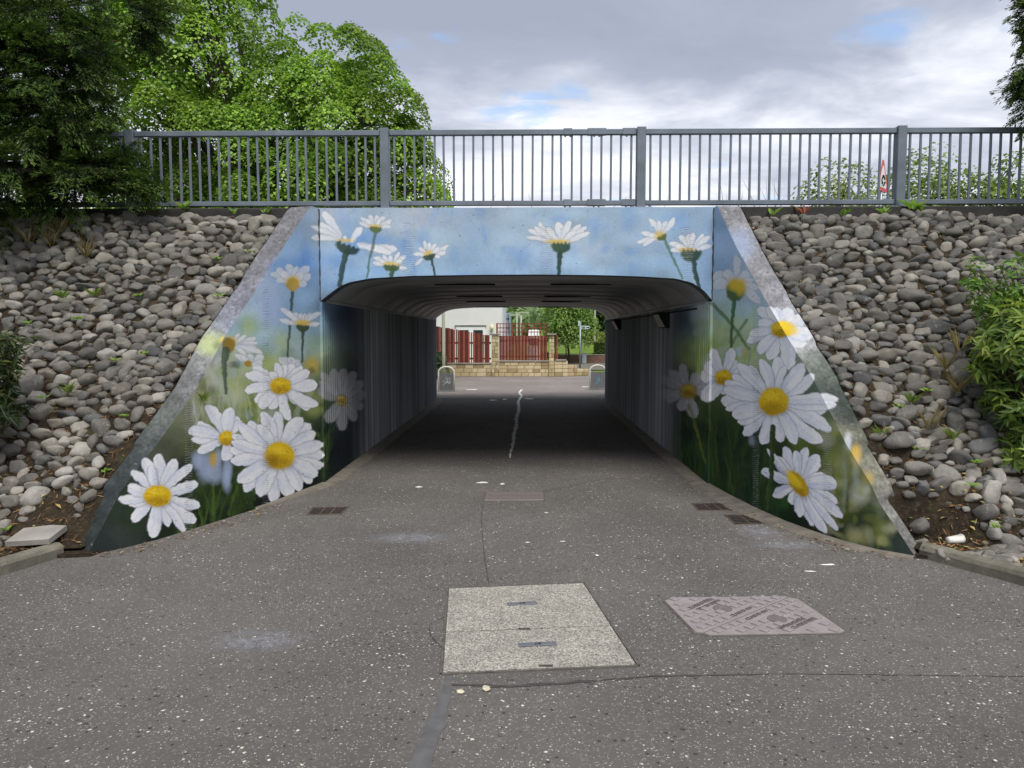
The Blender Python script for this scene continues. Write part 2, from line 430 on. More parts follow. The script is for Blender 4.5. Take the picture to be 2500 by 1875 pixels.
WALL_PTS = [(800, 515, (150, 164, 196)), (1000, 512, (160, 168, 192)), (1200, 512, (140, 165, 208)), (1500, 515, (128, 163, 214)), (1690, 520, (122, 160, 216)),
    (790, 560, (150, 176, 216)), (880, 580, (104, 152, 216)), (960, 540, (148, 170, 208)), (1000, 620, (128, 168, 222)), (1080, 570, (140, 172, 216)), (1150, 610, (126, 166, 220)),
    (1250, 560, (134, 168, 214)), (1300, 640, (136, 172, 224)), (1440, 620, (148, 176, 216)), (1500, 570, (122, 160, 212)), (1560, 640, (132, 170, 222)), (1640, 580, (116, 158, 216)),
    (1690, 640, (120, 160, 218)), (840, 640, (124, 166, 222)), (800, 690, (126, 166, 224)), (900, 660, (128, 168, 222)), (1180, 650, (130, 170, 224)), (1420, 660, (134, 172, 224)),
    (740, 540, (128, 164, 222)), (700, 590, (100, 152, 226)), (745, 640, (92, 148, 226)), (690, 640, (132, 172, 226)), (640, 680, (158, 180, 222)), (600, 740, (160, 182, 222)), (660, 760, (150, 178, 226)),
    (745, 720, (140, 174, 226)), (700, 780, (136, 170, 222)), (575, 800, (150, 178, 216)), (602, 800, (172, 190, 128)), (640, 830, (150, 178, 214)), (590, 850, (178, 190, 150)), (668, 860, (150, 176, 204)), (690, 840, (182, 196, 140)),
    (720, 850, (160, 182, 196)), (765, 790, (134, 164, 198)), (770, 850, (146, 170, 150)), (760, 900, (140, 156, 112)), (662, 880, (172, 186, 96)),
    (530, 870, (196, 200, 200)), (560, 900, (150, 160, 120)), (520, 930, (176, 182, 160)), (500, 960, (150, 148, 120)), (560, 980, (168, 182, 108)), (590, 1000, (140, 156, 70)), (470, 1010, (132, 132, 112)),
    (530, 1020, (122, 140, 62)), (620, 1010, (110, 128, 52)), (680, 1000, (104, 122, 60)), (440, 1060, (112, 116, 92)), (470, 1080, (90, 100, 64)), (740, 1000, (84, 100, 64)), (780, 980, (66, 80, 54)),
    (400, 1110, (92, 98, 82)), (440, 1150, (58, 66, 48)), (360, 1180, (74, 84, 72)), (330, 1260, (66, 82, 60)), (300, 1320, (74, 84, 78)), (270, 1340, (58, 68, 66)), (460, 1230, (40, 50, 36)), (510, 1210, (66, 88, 40)),
    (545, 1250, (40, 52, 32)), (580, 1240, (72, 96, 40)), (620, 1260, (34, 46, 32)), (660, 1220, (28, 38, 34)), (720, 1190, (24, 32, 34)), (500, 1300, (36, 42, 36)), (400, 1330, (44, 52, 46)), (800, 1080, (22, 30, 36)), (830, 1040, (30, 36, 42)),
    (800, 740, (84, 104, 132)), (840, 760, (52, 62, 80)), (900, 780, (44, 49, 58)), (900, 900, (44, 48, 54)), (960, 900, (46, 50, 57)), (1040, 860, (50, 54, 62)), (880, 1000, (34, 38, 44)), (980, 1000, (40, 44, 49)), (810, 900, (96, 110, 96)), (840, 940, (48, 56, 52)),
    (1760, 560, (118, 162, 226)), (1800, 610, (140, 178, 230)), (1745, 640, (128, 168, 226)), (1820, 680, (150, 182, 224)), (1730, 700, (132, 170, 226)), (1755, 725, (170, 186, 210)), (1850, 720, (164, 186, 222)), (1770, 760, (150, 184, 206)), (1768, 800, (178, 196, 146)),
    (1740, 800, (166, 196, 180)), (1810, 800, (172, 194, 168)), (1840, 770, (156, 184, 212)), (1745, 850, (158, 180, 100)), (1790, 850, (172, 192, 150)), (1815, 880, (120, 140, 88)), (1830, 850, (160, 180, 180)), (1860, 900, (150, 168, 140)),
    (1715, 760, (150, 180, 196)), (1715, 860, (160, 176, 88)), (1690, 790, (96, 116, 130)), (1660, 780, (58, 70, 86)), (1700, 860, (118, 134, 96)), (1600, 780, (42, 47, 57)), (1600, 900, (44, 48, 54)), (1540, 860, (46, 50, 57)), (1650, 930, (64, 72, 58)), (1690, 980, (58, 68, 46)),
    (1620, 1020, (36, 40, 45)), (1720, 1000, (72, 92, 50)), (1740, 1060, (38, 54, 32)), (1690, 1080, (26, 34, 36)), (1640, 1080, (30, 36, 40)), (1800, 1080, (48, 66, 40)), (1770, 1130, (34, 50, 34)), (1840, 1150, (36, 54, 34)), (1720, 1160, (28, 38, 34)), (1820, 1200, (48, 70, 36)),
    (1900, 1090, (50, 64, 38)), (1960, 1085, (98, 118, 56)), (2000, 1100, (84, 98, 50)), (1880, 1250, (48, 84, 40)), (1920, 1290, (38, 54, 40)), (1950, 1340, (28, 34, 32)), (2020, 1060, (124, 138, 84)), (2035, 1150, (120, 134, 80)), (2050, 1200, (92, 112, 58)),
    (2060, 1250, (112, 122, 48)), (2050, 1300, (54, 66, 40)), (2090, 1320, (46, 66, 52)), (2110, 1280, (70, 88, 66)), (2080, 1180, (140, 146, 110)), (2070, 1120, (176, 172, 118)), (2120, 1330, (50, 74, 60)), (2160, 1350, (66, 84, 76)), (2030, 1340, (34, 40, 36)), (2200, 1360, (72, 84, 80)),
    (1990, 950, (96, 112, 96)), (2010, 1000, (90, 104, 86))]
COPE_PTS = [(740, 520, (150, 150, 156)), (700, 580, (146, 146, 154)), (650, 650, (150, 150, 160)), (600, 740, (150, 152, 170)), (560, 800, (158, 164, 188)), (520, 840, (196, 204, 176)), (500, 880, (170, 174, 172)), (470, 930, (150, 152, 152)), (430, 980, (126, 132, 128)), (400, 1030, (124, 134, 126)),
    (370, 1080, (96, 106, 104)), (330, 1150, (80, 92, 92)), (290, 1220, (74, 88, 88)), (240, 1300, (64, 78, 76)), (190, 1340, (60, 72, 72)),
    (1760, 520, (160, 158, 162)), (1800, 580, (168, 166, 170)), (1840, 660, (162, 160, 166)), (1880, 720, (164, 162, 170)), (1920, 780, (186, 186, 198)), (1960, 840, (196, 198, 204)), (1980, 880, (142, 152, 138)), (2010, 920, (112, 126, 112)), (2040, 980, (88, 100, 92)), (2070, 1020, (84, 96, 88)),
    (2060, 1060, (170, 166, 128)), (2100, 1090, (140, 144, 120)), (2130, 1160, (160, 158, 132)), (2170, 1240, (172, 170, 160)), (2210, 1310, (150, 148, 142)), (2250, 1350, (140, 138, 134))]
PNOISE = .5 * vnoise(CW, CH, 14, 14, 400) + .5 * vnoise(CW, CH, 4, 5, 401)
class Sheet:
    def __init__(s, pts, seed):
        s.C = shepard(pts, CW, CH); s.ID = np.zeros((CH, CW), np.int16)
        n = (vnoise(CW, CH, 40, 40, seed) - .5) * .10 + (vnoise(CW, CH, 9, 12, seed + 1) - .5) * .10 + (vnoise(CW, CH, 3, 3, seed + 2) - .5) * .10
        s.C *= (1 + n)[..., None]
    def win(s, x0, y0, x1, y1):
        x0, y0 = max(0, int(x0 - CX0)), max(0, int(y0 - CY0)); x1, y1 = min(CW, int(x1 - CX0) + 1), min(CH, int(y1 - CY0) + 1)
        if x1 <= x0 or y1 <= y0: return None
        X, Y = np.meshgrid(np.arange(x0, x1) + CX0, np.arange(y0, y1) + CY0)
        return slice(y0, y1), slice(x0, x1), X.astype(float), Y.astype(float)
    def put(s, w, m, col, fid=0):
        v = s.C[w[0], w[1]]; v += (np.asarray(col) - v) * m[..., None]
        if fid: s.ID[w[0], w[1]][m > .5] = fid
    def blob(s, x, y, rx, ry, col, a=1.0, soft=.5, ang=0.0, fid=0):
        r = max(rx, ry) * 1.6; w = s.win(x - r, y - r, x + r, y + r)
        if w is None: return
        ca, sa = math.cos(ang), math.sin(ang); dx, dy = w[2] - x, w[3] - y
        d = np.sqrt(((dx * ca + dy * sa) / rx) ** 2 + ((-dx * sa + dy * ca) / ry) ** 2)
        s.put(w, np.clip((1 + soft / 2 - d) / soft, 0, 1) * a, lin(*col), fid)
    def stroke(s, pts, w0, w1, col, a=1.0, soft=2.0, fid=0):
        pts = np.asarray(pts, float); n = len(pts); r = max(w0, w1) + 4
        w = s.win(pts[:, 0].min() - r, pts[:, 1].min() - r, pts[:, 0].max() + r, pts[:, 1].max() + r)
        if w is None: return
        best = np.full(w[2].shape, -9.0)
        for i in range(n - 1):
            p, q = pts[i], pts[i + 1]; d = q - p; L = d @ d + 1e-6
            t = np.clip(((w[2] - p[0]) * d[0] + (w[3] - p[1]) * d[1]) / L, 0, 1)
            dist = np.hypot(w[2] - p[0] - t * d[0], w[3] - p[1] - t * d[1])
            best = np.maximum(best, (w0 + (w1 - w0) * (i + t) / (n - 1)) / 2 - dist)
        s.put(w, np.clip(best / soft + .5, 0, 1) * a, lin(*col), fid)
    def petal(s, bx, by, tx, ty, wd, rs, a=1.0, soft=1.6, bright=1.0, fid=0, blue=.6):
        d = np.array([tx - bx, ty - by]); L = np.hypot(*d); d = d / (L + 1e-6)
        r = wd + 6; w = s.win(min(bx, tx) - r, min(by, ty) - r, max(bx, tx) + r, max(by, ty) + r)
        if w is None: return
        bend = rs.uniform(-.10, .10)
        u = ((w[2] - bx) * d[0] + (w[3] - by) * d[1]) / L; v = -(w[2] - bx) * d[1] + (w[3] - by) * d[0]
        v = v - bend * L * np.sin(np.clip(u, 0, 1) * math.pi) * .6
        uc = np.clip(u, 0, 1)
        hw = wd / 2 * (.42 + .58 * np.sin(np.minimum(uc, .72) / .72 * math.pi / 2)) * np.sqrt(np.clip(1 - np.clip((uc - .60) / .40, 0, 1) ** 2.4, 0, 1))
        inside = (hw - np.abs(v)); inside[(u < 0) | (u > 1.02)] = -9
        sh = np.clip((inside + 3.2) / 3.0, 0, 1) * .50 * a
        s.put(w, sh, np.array([.10, .12, .16]))
        m = np.clip(inside / soft + .5, 0, 1) * a
        k = v / (wd / 2 + 1e-6); side = rs.choice([-1, 1]); c0 = rs.uniform(-.3, .3)
        lil = np.clip(.18 + blue * np.clip(k * side, 0, 1) * .6 + .38 * blue * np.exp(-((k - c0) / .22) ** 2) * (uc > .12) - .25 * uc, 0, .85)
        lil = np.clip(lil + .45 * (PNOISE[w[0], w[1]] - .5), 0, .9)
        white = np.array([.85, .855, .87]) * bright; lav = np.array([.42, .49, .72]) * bright
        c = white[None, None] * (1 - lil[..., None]) + lav[None, None] * lil[..., None]
        edge = np.clip(1 - inside / 2.6, 0, 1)[..., None] * .12
        c = c * (1 - edge) + np.array([.50, .55, .66]) * bright * edge
        s.put(w, m, c, fid)
wallS, copeS = Sheet(WALL_PTS, 3), Sheet(COPE_PTS, 8)
_m = np.clip((760 - CY0 - np.arange(CH)) / 160, 0, 1)[:, None, None] * .40      # the painted sky is a chalky blue
wallS.C = wallS.C * (1 - _m) + np.array([.43, .475, .55]) * _m
wallS.C *= (.84 + .32 * vnoise(CW, CH, 70, 30, 71))[..., None]
_b = np.clip((wallS.C[..., 2:] - wallS.C[..., :1] * 1.15) / .25, 0, 1)
wallS.C *= 1 - _b + _b * np.array([1.16, 1.14, .97])
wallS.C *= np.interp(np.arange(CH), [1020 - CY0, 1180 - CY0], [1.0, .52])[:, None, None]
copeS.C = (copeS.C * .6 + copeS.C.mean(axis=2, keepdims=True) * .4) * (.31 + .50 * vnoise(CW, CH, 22, 16, 91) * vnoise(CW, CH, 6, 5, 92) + .28 * vnoise(CW, CH, 3, 3, 93))[..., None]
SHEETS = (wallS, copeS)
crops = {'A': (440, 860, .2411), 'B': (260, 1060, .1808), 'C': (480, 600, .217), 'D': (740, 500, .1808), 'E': (1700, 820, .2411),
         'F': (1840, 1060, .1808), 'G': (1700, 580, .217), 'H': (1260, 500, .226), 'T': (700, 480, .4973), 'R': (1500, 480, .5546)}
def at(k, x, y): c = crops[k]; return c[0] + x * c[2], c[1] + y * c[2]
# grass blades in the dark foot of the picture
rs = np.random.default_rng(5)
def blades(x0, x1, yb, h0, h1, n, cols, lean=.25):
    for _ in range(n):
        x = rs.uniform(x0, x1); b = yb(x) + rs.uniform(-25, 10); h = rs.uniform(h0, h1); l = rs.normal(0, lean) * h
        col = cols[rs.integers(len(cols))]; wd = rs.uniform(3, 9)
        for S in (wallS,): S.stroke([(x, b), (x + l * .4, b - h * .5), (x + l, b - h)], wd, 1.0, col, rs.uniform(.25, .7), 3.0)
GR = [(66, 92, 38), (52, 76, 34), (38, 58, 34), (84, 110, 44), (26, 44, 30), (30, 52, 40)]
blades(430, 800, lambda x: 1330 - (x - 430) * .55, 50, 150, 150, GR)
blades(1640, 1900, lambda x: 1150 + (x - 1640) * .55, 60, 200, 190, GR, .14)
blades(1640, 1900, lambda x: 1150 + (x - 1640) * .55, 120, 260, 60, [(20, 52, 36), (24, 60, 40), (70, 92, 40)], .10)
blades(1700, 1850, lambda x: 930, 60, 150, 40, [(186, 200, 90), (170, 190, 120), (150, 180, 150)], .08)
blades(470, 640, lambda x: 1030, 50, 120, 40, [(176, 184, 110), (140, 150, 90), (190, 194, 180)], .2)
for x, y, rx, ry, c, a in ((700, 660, 40, 30, (70, 140, 226), .35), (745, 650, 14, 50, (60, 130, 220), .35), (660, 740, 30, 60, (178, 192, 226), .5), (900, 590, 60, 20, (92, 146, 214), .5),
                           (1060, 540, 60, 18, (162, 168, 190), .4), (1430, 605, 30, 14, (168, 182, 205), .4), (1720, 750, 16, 14, (196, 200, 214), .7), (1800, 600, 40, 40, (170, 192, 230), .35),
                           (2090, 1110, 12, 24, (204, 166, 64), .7), (2070, 1080, 8, 22, (196, 204, 214), .6), (2100, 1205, 22, 26, (196, 196, 190), .7), (2114, 1196, 9, 9, (220, 226, 236), .7), (2120, 1168, 14, 16, (190, 166, 84), .55),
                           (2060, 1170, 7, 60, (178, 190, 190), .4), (2090, 1160, 8, 40, (190, 196, 200), .3), (1905, 1225, 20, 18, (60, 110, 50), .5), (2050, 1175, 10, 40, (150, 160, 60), .4), (495, 935, 8, 22, (60, 60, 60), .6), (515, 960, 10, 16, (80, 80, 70), .5),
                           (575, 890, 18, 8, (40, 44, 40), .7), (600, 882, 22, 14, (150, 190, 230), .5)):
    for S in SHEETS: S.blob(x, y, rx, ry, c, a, .9)
for x0, y0, x1, y1, n, cols in ((460, 850, 780, 1080, 150, [(196, 202, 196), (160, 176, 90), (96, 112, 62), (176, 190, 206), (70, 84, 56), (190, 196, 130)]),
                                (1700, 740, 1900, 930, 90, [(186, 204, 150), (150, 178, 110), (196, 208, 214), (120, 146, 90)]),
                                (2000, 1040, 2180, 1330, 120, [(180, 178, 130), (96, 116, 60), (60, 80, 60), (200, 200, 180), (150, 156, 70)]),
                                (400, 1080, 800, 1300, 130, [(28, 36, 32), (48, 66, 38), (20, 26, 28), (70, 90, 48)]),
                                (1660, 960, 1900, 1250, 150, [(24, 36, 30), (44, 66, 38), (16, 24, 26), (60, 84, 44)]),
                                (780, 500, 1720, 680, 140, [(166, 184, 214), (110, 150, 206), (150, 170, 200), (128, 166, 222)])):
    for _ in range(n):
        S = wallS; S.blob(rs.uniform(x0, x1), rs.uniform(y0, y1), rs.uniform(5, 22), rs.uniform(5, 26), cols[rs.integers(len(cols))], rs.uniform(.12, .38), .9, rs.uniform(-.5, .5))
# ---- the painted flowers
DAISIES = []
def daisy(k, centre, r, tips, col=(226, 186, 34), a=1.0, soft=2.2, bright=1.0, sheets=(0,), ang=0.0, label=None, blue=.6, start=.5, dark=.55, outer=False):
    fid = len(DAISIES) + 1; DAISIES.append(label or 'white painted daisy'); sc = crops[k][2]
    c = at(k, *centre)
    for si in (0, 1) if outer else sheets:
        S = SHEETS[si]; q = np.random.default_rng(100 + fid)
        order = list(range(len(tips))); q.shuffle(order)
        for i in order:
            t = tips[i]; tx, ty = at(k, t[0], t[1]); wd = (t[2] if len(t) > 2 else 90) * sc * 1.06
            dx, dy = tx - c[0], ty - c[1]; L = math.hypot(dx, dy) + 1e-6
            rr = min(r[0], r[1]) * sc * start
            S.petal(c[0] + dx / L * rr, c[1] + dy / L * rr, tx, ty, wd, q, a * (.62 if si else 1.0), soft, bright * (.85 if si else 1.0), fid, blue)
        rx, ry = r[0] * sc, r[1] * sc
        S.blob(c[0], c[1], rx * 1.12, ry * 1.12, (120, 130, 70), .35 * a, .5, ang)
        S.blob(c[0], c[1], rx, ry, col, a, .16, ang, fid)
        S.blob(c[0] - rx * .05, c[1] + ry * .55, rx * .85, ry * .48, (138, 104, 24), dark * a, .9, ang)
        S.blob(c[0] - rx * .1, c[1] - ry * .4, rx * .55, ry * .3, (246, 214, 60), .55 * a, .9, ang)
        for _ in range(60):
            an, rd = q.uniform(0, 6.283), math.sqrt(q.uniform(0, .85))
            S.blob(c[0] + math.cos(an) * rd * rx, c[1] + math.sin(an) * rd * ry, 1.4, 1.1, (120, 92, 24) if q.random() < .6 else (250, 224, 90), .45 * a, .9)
def stem(k, pts, w0, w1, col=(50, 70, 52), a=.95, sheets=(0,), soft=2.5, fid=0):
    sc = crops[k][2]
    for si in sheets:
        P = [at(k, *p) for p in pts]
        SHEETS[si].stroke(P, w0 * sc, w1 * sc, col, a, soft, fid)
        SHEETS[si].stroke([(x - w0 * sc * .18, y) for x, y in P], w0 * sc * .3, w1 * sc * .3, tuple(min(255, int(v * 1.5)) for v in col), a * .5, 2, fid)
def bud(k, cup, r, tips, cupcol=(50, 72, 52), yellow=None, ystr=.9, a=.8, bright=1.0, half=True, label=None, pw=46, org=None, soft=4.0, ang=0.0):
    fid = len(DAISIES) + 1; DAISIES.append(label or 'white painted daisy seen from the side'); sc = crops[k][2]
    c = at(k, *cup); o = at(k, *(org or (cup[0], cup[1] - r[1] * .3))); q = np.random.default_rng(200 + fid)
    for t in tips:
        tx, ty = at(k, t[0], t[1]); wd = (t[2] if len(t) > 2 else pw) * sc
        bx = o[0] + (tx - o[0]) * .16 if len(t) < 5 else at(k, t[3], t[4])[0]
        by = o[1] + (ty - o[1]) * .16 if len(t) < 5 else at(k, t[3], t[4])[1]
        wallS.petal(bx, by, tx, ty, wd, q, a, soft, bright, fid, .22)
    if yellow:
        y = at(k, *yellow[:2]); wallS.blob(y[0], y[1], yellow[2] * sc, yellow[3] * sc, (214, 182, 70), ystr, .9, 0, fid)
    w = wallS.win(c[0] - r[0] * sc * 1.5, c[1] - r[1] * sc * 1.6, c[0] + r[0] * sc * 1.5, c[1] + r[1] * sc * 1.6)
    ca, sa = math.cos(ang), math.sin(ang); dx, dy = w[2] - c[0], w[3] - c[1]
    U, Vv = (dx * ca + dy * sa) / (r[0] * sc), (-dx * sa + dy * ca) / (r[1] * sc)
    m = np.clip((1 - np.hypot(U, Vv)) * 5, 0, 1)
    if half: m = m * np.clip((Vv + .42 + .12 * np.sin(U * 17)) * 4, 0, 1)
    wallS.put(w, m * .95, lin(*cupcol), fid)
    wallS.put(w, m * np.clip(.5 - U, 0, 1) * .25, lin(96, 116, 74), fid)
# left wing, far to near
bud('C', (360, 1120), (84, 96), [(670, 1030, 60), (690, 1090, 50), (680, 1150, 60), (640, 1200, 50), (560, 1010, 50), (480, 990, 50), (740, 1210, 70), (560, 1240, 50)], (150, 120, 50), (375, 1080, 70, 60), .9, .8, 1.0, False, 'pale painted daisy with a yellow heart wrapping over the coping', 60, (400, 1110))
copeS.blob(*at('C', 200, 1110), 30, 26, (176, 190, 130), .6, .9); copeS.blob(*at('C', 330, 1070), 14, 12, (224, 192, 50), .9, .6); copeS.blob(*at('C', 120, 1120), 26, 20, (196, 206, 150), .5, .9); copeS.blob(*at('C', 240, 1120), 14, 10, (80, 92, 60), .5, .9)
stem('C', [(330, 1180), (312, 1290), (318, 1460), (328, 1659)], 90, 30, (74, 88, 72), .9)
bud('A', (690, 120), (40, 34), [(560, 20, 60), (700, 20, 70), (840, 40, 90), (840, 120, 80), (800, 150, 60), (620, 30, 50)], (176, 140, 50), (690, 115, 36, 30), .9, .75, 1.0, False, 'faded painted daisy behind the first row', 60, (720, 120))
stem('C', [(1075, 520), (1068, 640), (1052, 860), (1022, 1245)], 40, 22, (62, 82, 78))
bud('C', (1080, 440), (78, 82), [(830, 310, 70), (900, 250, 80), (1030, 205, 90), (1130, 235, 70), (1265, 235, 90), (1290, 330, 90), (1245, 430, 80), (890, 390, 60), (950, 300, 90), (1190, 310, 90)], (196, 160, 70), (1080, 400, 80, 56), .95, .62, 1.0, False, 'tall painted daisy bud with translucent petals on a thin stem', 80, (1080, 400), 5.0)
stem('C', [(1195, 950), (1190, 1100), (1185, 1310)], 34, 20, (54, 74, 66))
bud('C', (1192, 910), (82, 62), [(945, 700, 60), (930, 830, 60), (1100, 755, 60), (1160, 765, 60), (1225, 765, 60), (1300, 765, 60), (1385, 755, 60), (1385, 880, 50), (1010, 750, 70)], (58, 70, 44), (1190, 865, 86, 34), .95, .72, 1.0, True, 'small painted daisy on a thin stem under the taller bud', 60, (1190, 880))
wallS.blob(*at('A', 1335, 130), 16, 20, (206, 172, 50), .6, .9); wallS.blob(*at('A', 1330, 190), 10, 8, (90, 84, 50), .6, .9)
for p in ((1000, 60, 90), (1100, 60, 80), (1180, 70, 80), (1220, 120, 80)):
    wallS.petal(*at('A', 1180, 150), *at('A', p[0], p[1]), p[2] * .24, rs, .75, 2.5, .95)
daisy('A', (1640, 485), (58, 62), [(1430, 200, 90), (1540, 165, 100), (1390, 370, 110), (1480, 710, 120), (1640, 790, 100), (1650, 160, 100), (1760, 190, 100), (1850, 300, 100), (1880, 420, 110), (1850, 560, 100), (1780, 690, 100), (1400, 300, 70)], (110, 92, 52), .62, 3, .42, label='dim painted daisy reaching onto the tunnel wall', blue=.2)
daisy('A', (1015, 340), (108, 82), [(975, 105, 80), (920, 195, 80), (1060, 125, 80), (1150, 125, 90), (1235, 150, 90), (1312, 190, 90), (1385, 330, 130), (1392, 540, 110), (1310, 575, 110), (1200, 520, 80), (1105, 690, 100), (1060, 560, 70), (905, 575, 110), (800, 565, 110), (755, 500, 100), (655, 390, 100), (660, 225, 100), (735, 150, 90)], label='mid sized painted daisy above the largest bloom', blue=.35)
for p, q, r_, c in ((170, 1090, (12, 20), 0), (250, 1150, (18, 34), 0), (385, 1080, (9, 22), 0), (350, 1230, (20, 22), 0), (480, 1180, (10, 30), 0), (470, 1290, (10, 26), 0)):
    wallS.blob(*at('A', p, q), *r_, (170, 184, 214), .7, .9)
wallS.blob(*at('A', 335, 1085), 9, 18, (206, 168, 60), .8, .9)
daisy('A', (470, 870), (82, 72), [(265, 535, 120), (505, 560, 130), (580, 650, 100), (175, 715, 90), (80, 790, 110), (110, 880, 90), (170, 1010, 90), (465, 1100, 120), (620, 700, 90)], label='painted daisy half hidden by the largest bloom')
daisy('A', (1005, 1045), (152, 138), [(825, 600, 120), (930, 660, 60), (985, 598, 110), (1225, 655, 140), (1320, 725, 120), (1370, 810, 120), (1440, 925, 120), (1455, 1040, 140), (1445, 1150, 120), (1385, 1250, 130), (1330, 1320, 130), (1220, 1400, 120), (1110, 1460, 150), (945, 1525, 130), (795, 1455, 150), (645, 1400, 140), (580, 1310, 140), (515, 1100, 120), (505, 985, 110), (515, 905, 100), (525, 840, 100), (595, 725, 120), (690, 705, 120), (780, 735, 100)], label='largest painted daisy with a heart shaped yellow centre')
for S in (wallS,): S.blob(*at('A', 930, 1090), 16, 18, (128, 96, 24), .5, .9)
daisy('B', (690, 832), (186, 142), [(705, 262, 170), (930, 340, 160), (1160, 410, 120), (1235, 660, 140), (1255, 970, 150), (1205, 1185, 170), (1055, 1320, 110), (835, 1240, 130), (620, 1395, 180), (350, 1185, 150), (280, 925, 170), (160, 885, 120), (280, 700, 150), (340, 500, 130), (510, 320, 150), (600, 420, 110)], label='lowest painted daisy spilling over the coping', outer=True)
# head wall
stem('D', [(590, 640), (540, 800), (490, 1085)], 95, 62, (52, 72, 72))
bud('D', (600, 570), (185, 105), [(262, 95, 110), (215, 245, 90), (105, 285, 70), (110, 440, 90), (795, 300, 100, 650, 500), (1265, 600, 120, 730, 530), (1190, 660, 100, 750, 560), (560, 420, 60)], (44, 62, 60), (560, 480, 120, 24), .7, .8, 1.0, True, 'large painted daisy drooping to the right on the lintel', 90, (560, 490), 5, .32)
stem('D', [(975, 370), (930, 600), (890, 780), (862, 995)], 44, 26, (74, 100, 88), .8)
bud('D', (980, 315), (88, 70), [(770, 175, 60), (890, 148, 60), (990, 140, 60), (1100, 160, 70), (1195, 215, 70), (1190, 290, 60), (755, 240, 60), (840, 200, 60), (1050, 200, 60)], (92, 108, 62), (975, 285, 80, 30), .8, .72, 1.0, True, 'small painted daisy behind the drooping one', 60)
stem('D', [(1200, 880), (1195, 1010)], 64, 44, (62, 84, 64))
bud('D', (1195, 835), (118, 66), [(940, 790, 60), (950, 715, 60), (1080, 680, 60), (1180, 680, 60), (1295, 640, 60), (1385, 690, 60), (1410, 855, 50), (1340, 750, 60), (1020, 750, 60)], (66, 88, 54), (1190, 800, 110, 28), .8, .78, 1.0, True, 'low painted daisy on the lintel beside the ribbed strip', 60)
stem('D', [(1735, 720), (1750, 820), (1785, 965)], 46, 24, (50, 68, 66))
bud('D', (1705, 690), (98, 62), [(1515, 818, 40), (1490, 660, 60), (1565, 585, 60), (1632, 480, 60), (1700, 510, 60), (1795, 520, 50), (1960, 548, 60), (1935, 640, 60), (1855, 705, 50), (1830, 580, 60)], (52, 72, 66), (1690, 655, 60, 36), .85, .78, 1.0, True, 'painted daisy with splayed petals on the lintel', 56, None, 4, -.25)
stem('H', [(472, 520), (466, 640), (463, 758)], 58, 36, (46, 66, 58))
bud('H', (482, 440), (116, 90), [(240, 190, 60), (125, 272, 60), (110, 352, 50), (195, 235, 60), (450, 190, 90), (575, 175, 80), (700, 215, 80), (768, 232, 60), (790, 300, 60), (330, 240, 70), (640, 290, 60)], (50, 76, 58), (450, 398, 130, 26), .85, .82, 1.0, True, 'painted daisy standing alone in the middle of the lintel', 70, (480, 420))
stem('H', [(1595, 370), (1660, 500), (1740, 680), (1795, 795)], 30, 22, (78, 108, 86), .85)
bud('H', (1575, 345), (56, 48), [(1440, 150, 60), (1535, 175, 60), (1625, 175, 50), (1710, 140, 60), (1350, 300, 60), (1310, 408, 50), (1375, 442, 50), (1430, 330, 60)], (84, 104, 66), (1555, 330, 56, 50), .8, .78, 1.0, True, 'small painted daisy leaning left near the lintel end', 56, (1565, 335), 4, -.5)
stem('H', [(1915, 600), (1940, 760), (1990, 935)], 60, 40, (48, 68, 58))
bud('H', (1890, 520), (122, 108), [(1650, 418, 60), (1665, 490, 60), (1765, 335, 70), (1865, 315, 60), (1918, 300, 60), (2025, 315, 60), (2090, 340, 60), (2110, 440, 60), (1720, 440, 60)], (46, 70, 56), (1850, 485, 100, 26), .85, .82, 1.0, True, 'painted daisy with a wide green cup at the lintel end', 62, (1890, 490))
# right wing
stem('G', [(170, 735), (330, 900), (470, 1080), (590, 1255)], 40, 34, (84, 106, 70), .8)
stem('G', [(560, 920), (470, 1080), (395, 1215)], 34, 26, (92, 116, 80), .75)
stem('G', [(425, 700), (405, 950), (388, 1235)], 46, 28, (66, 96, 62))
bud('G', (440, 600), (116, 128), [(450, 200, 90), (185, 420, 150), (185, 540, 130), (320, 375, 110), (585, 385, 120), (640, 480, 90), (690, 560, 90), (720, 740, 100), (560, 520, 60)], (72, 96, 44), None, .9, .66, 1.0, False, 'tall painted bud with a round green base', 80, (440, 520), 5)
wallS.blob(*at('G', 455, 530), 22, 16, (216, 184, 60), .95, .8); wallS.blob(*at('G', 500, 590), 12, 14, (204, 178, 60), .8, .9)
wallS.blob(*at('G', 500, 1280), 12, 12, (190, 206, 226), .7, .9); wallS.blob(*at('G', 545, 1290), 10, 14, (180, 170, 70), .6, .9)
daisy('G', (960, 1030), (122, 90), [(690, 1300, 120), (820, 1370, 140), (1045, 1480, 160), (1110, 1330, 110), (570, 1170, 110), (600, 1080, 100), (690, 950, 130), (690, 790, 120), (800, 780, 100), (900, 790, 110), (1050, 790, 140), (1220, 900, 150), (1320, 1090, 150), (1230, 1210, 140)], label='painted daisy folding over the edge onto the coping', outer=True)
copeS.blob(*at('G', 1040, 1020), 24, 15, (200, 172, 50), .8, .7, .5)
daisy('R', (325, 855), (40, 34), [(245, 765, 40), (300, 735, 40), (200, 800, 40), (180, 870, 40), (285, 940, 46), (352, 975, 46), (445, 850, 60), (420, 790, 50), (370, 775, 44), (230, 900, 40)], (158, 130, 36), .72, 3, .55, label='dim painted daisy on the first ribs of the tunnel wall', blue=.25)
stem('R', [(330, 920), (360, 1020), (400, 1170)], 16, 10, (96, 108, 50), .6)
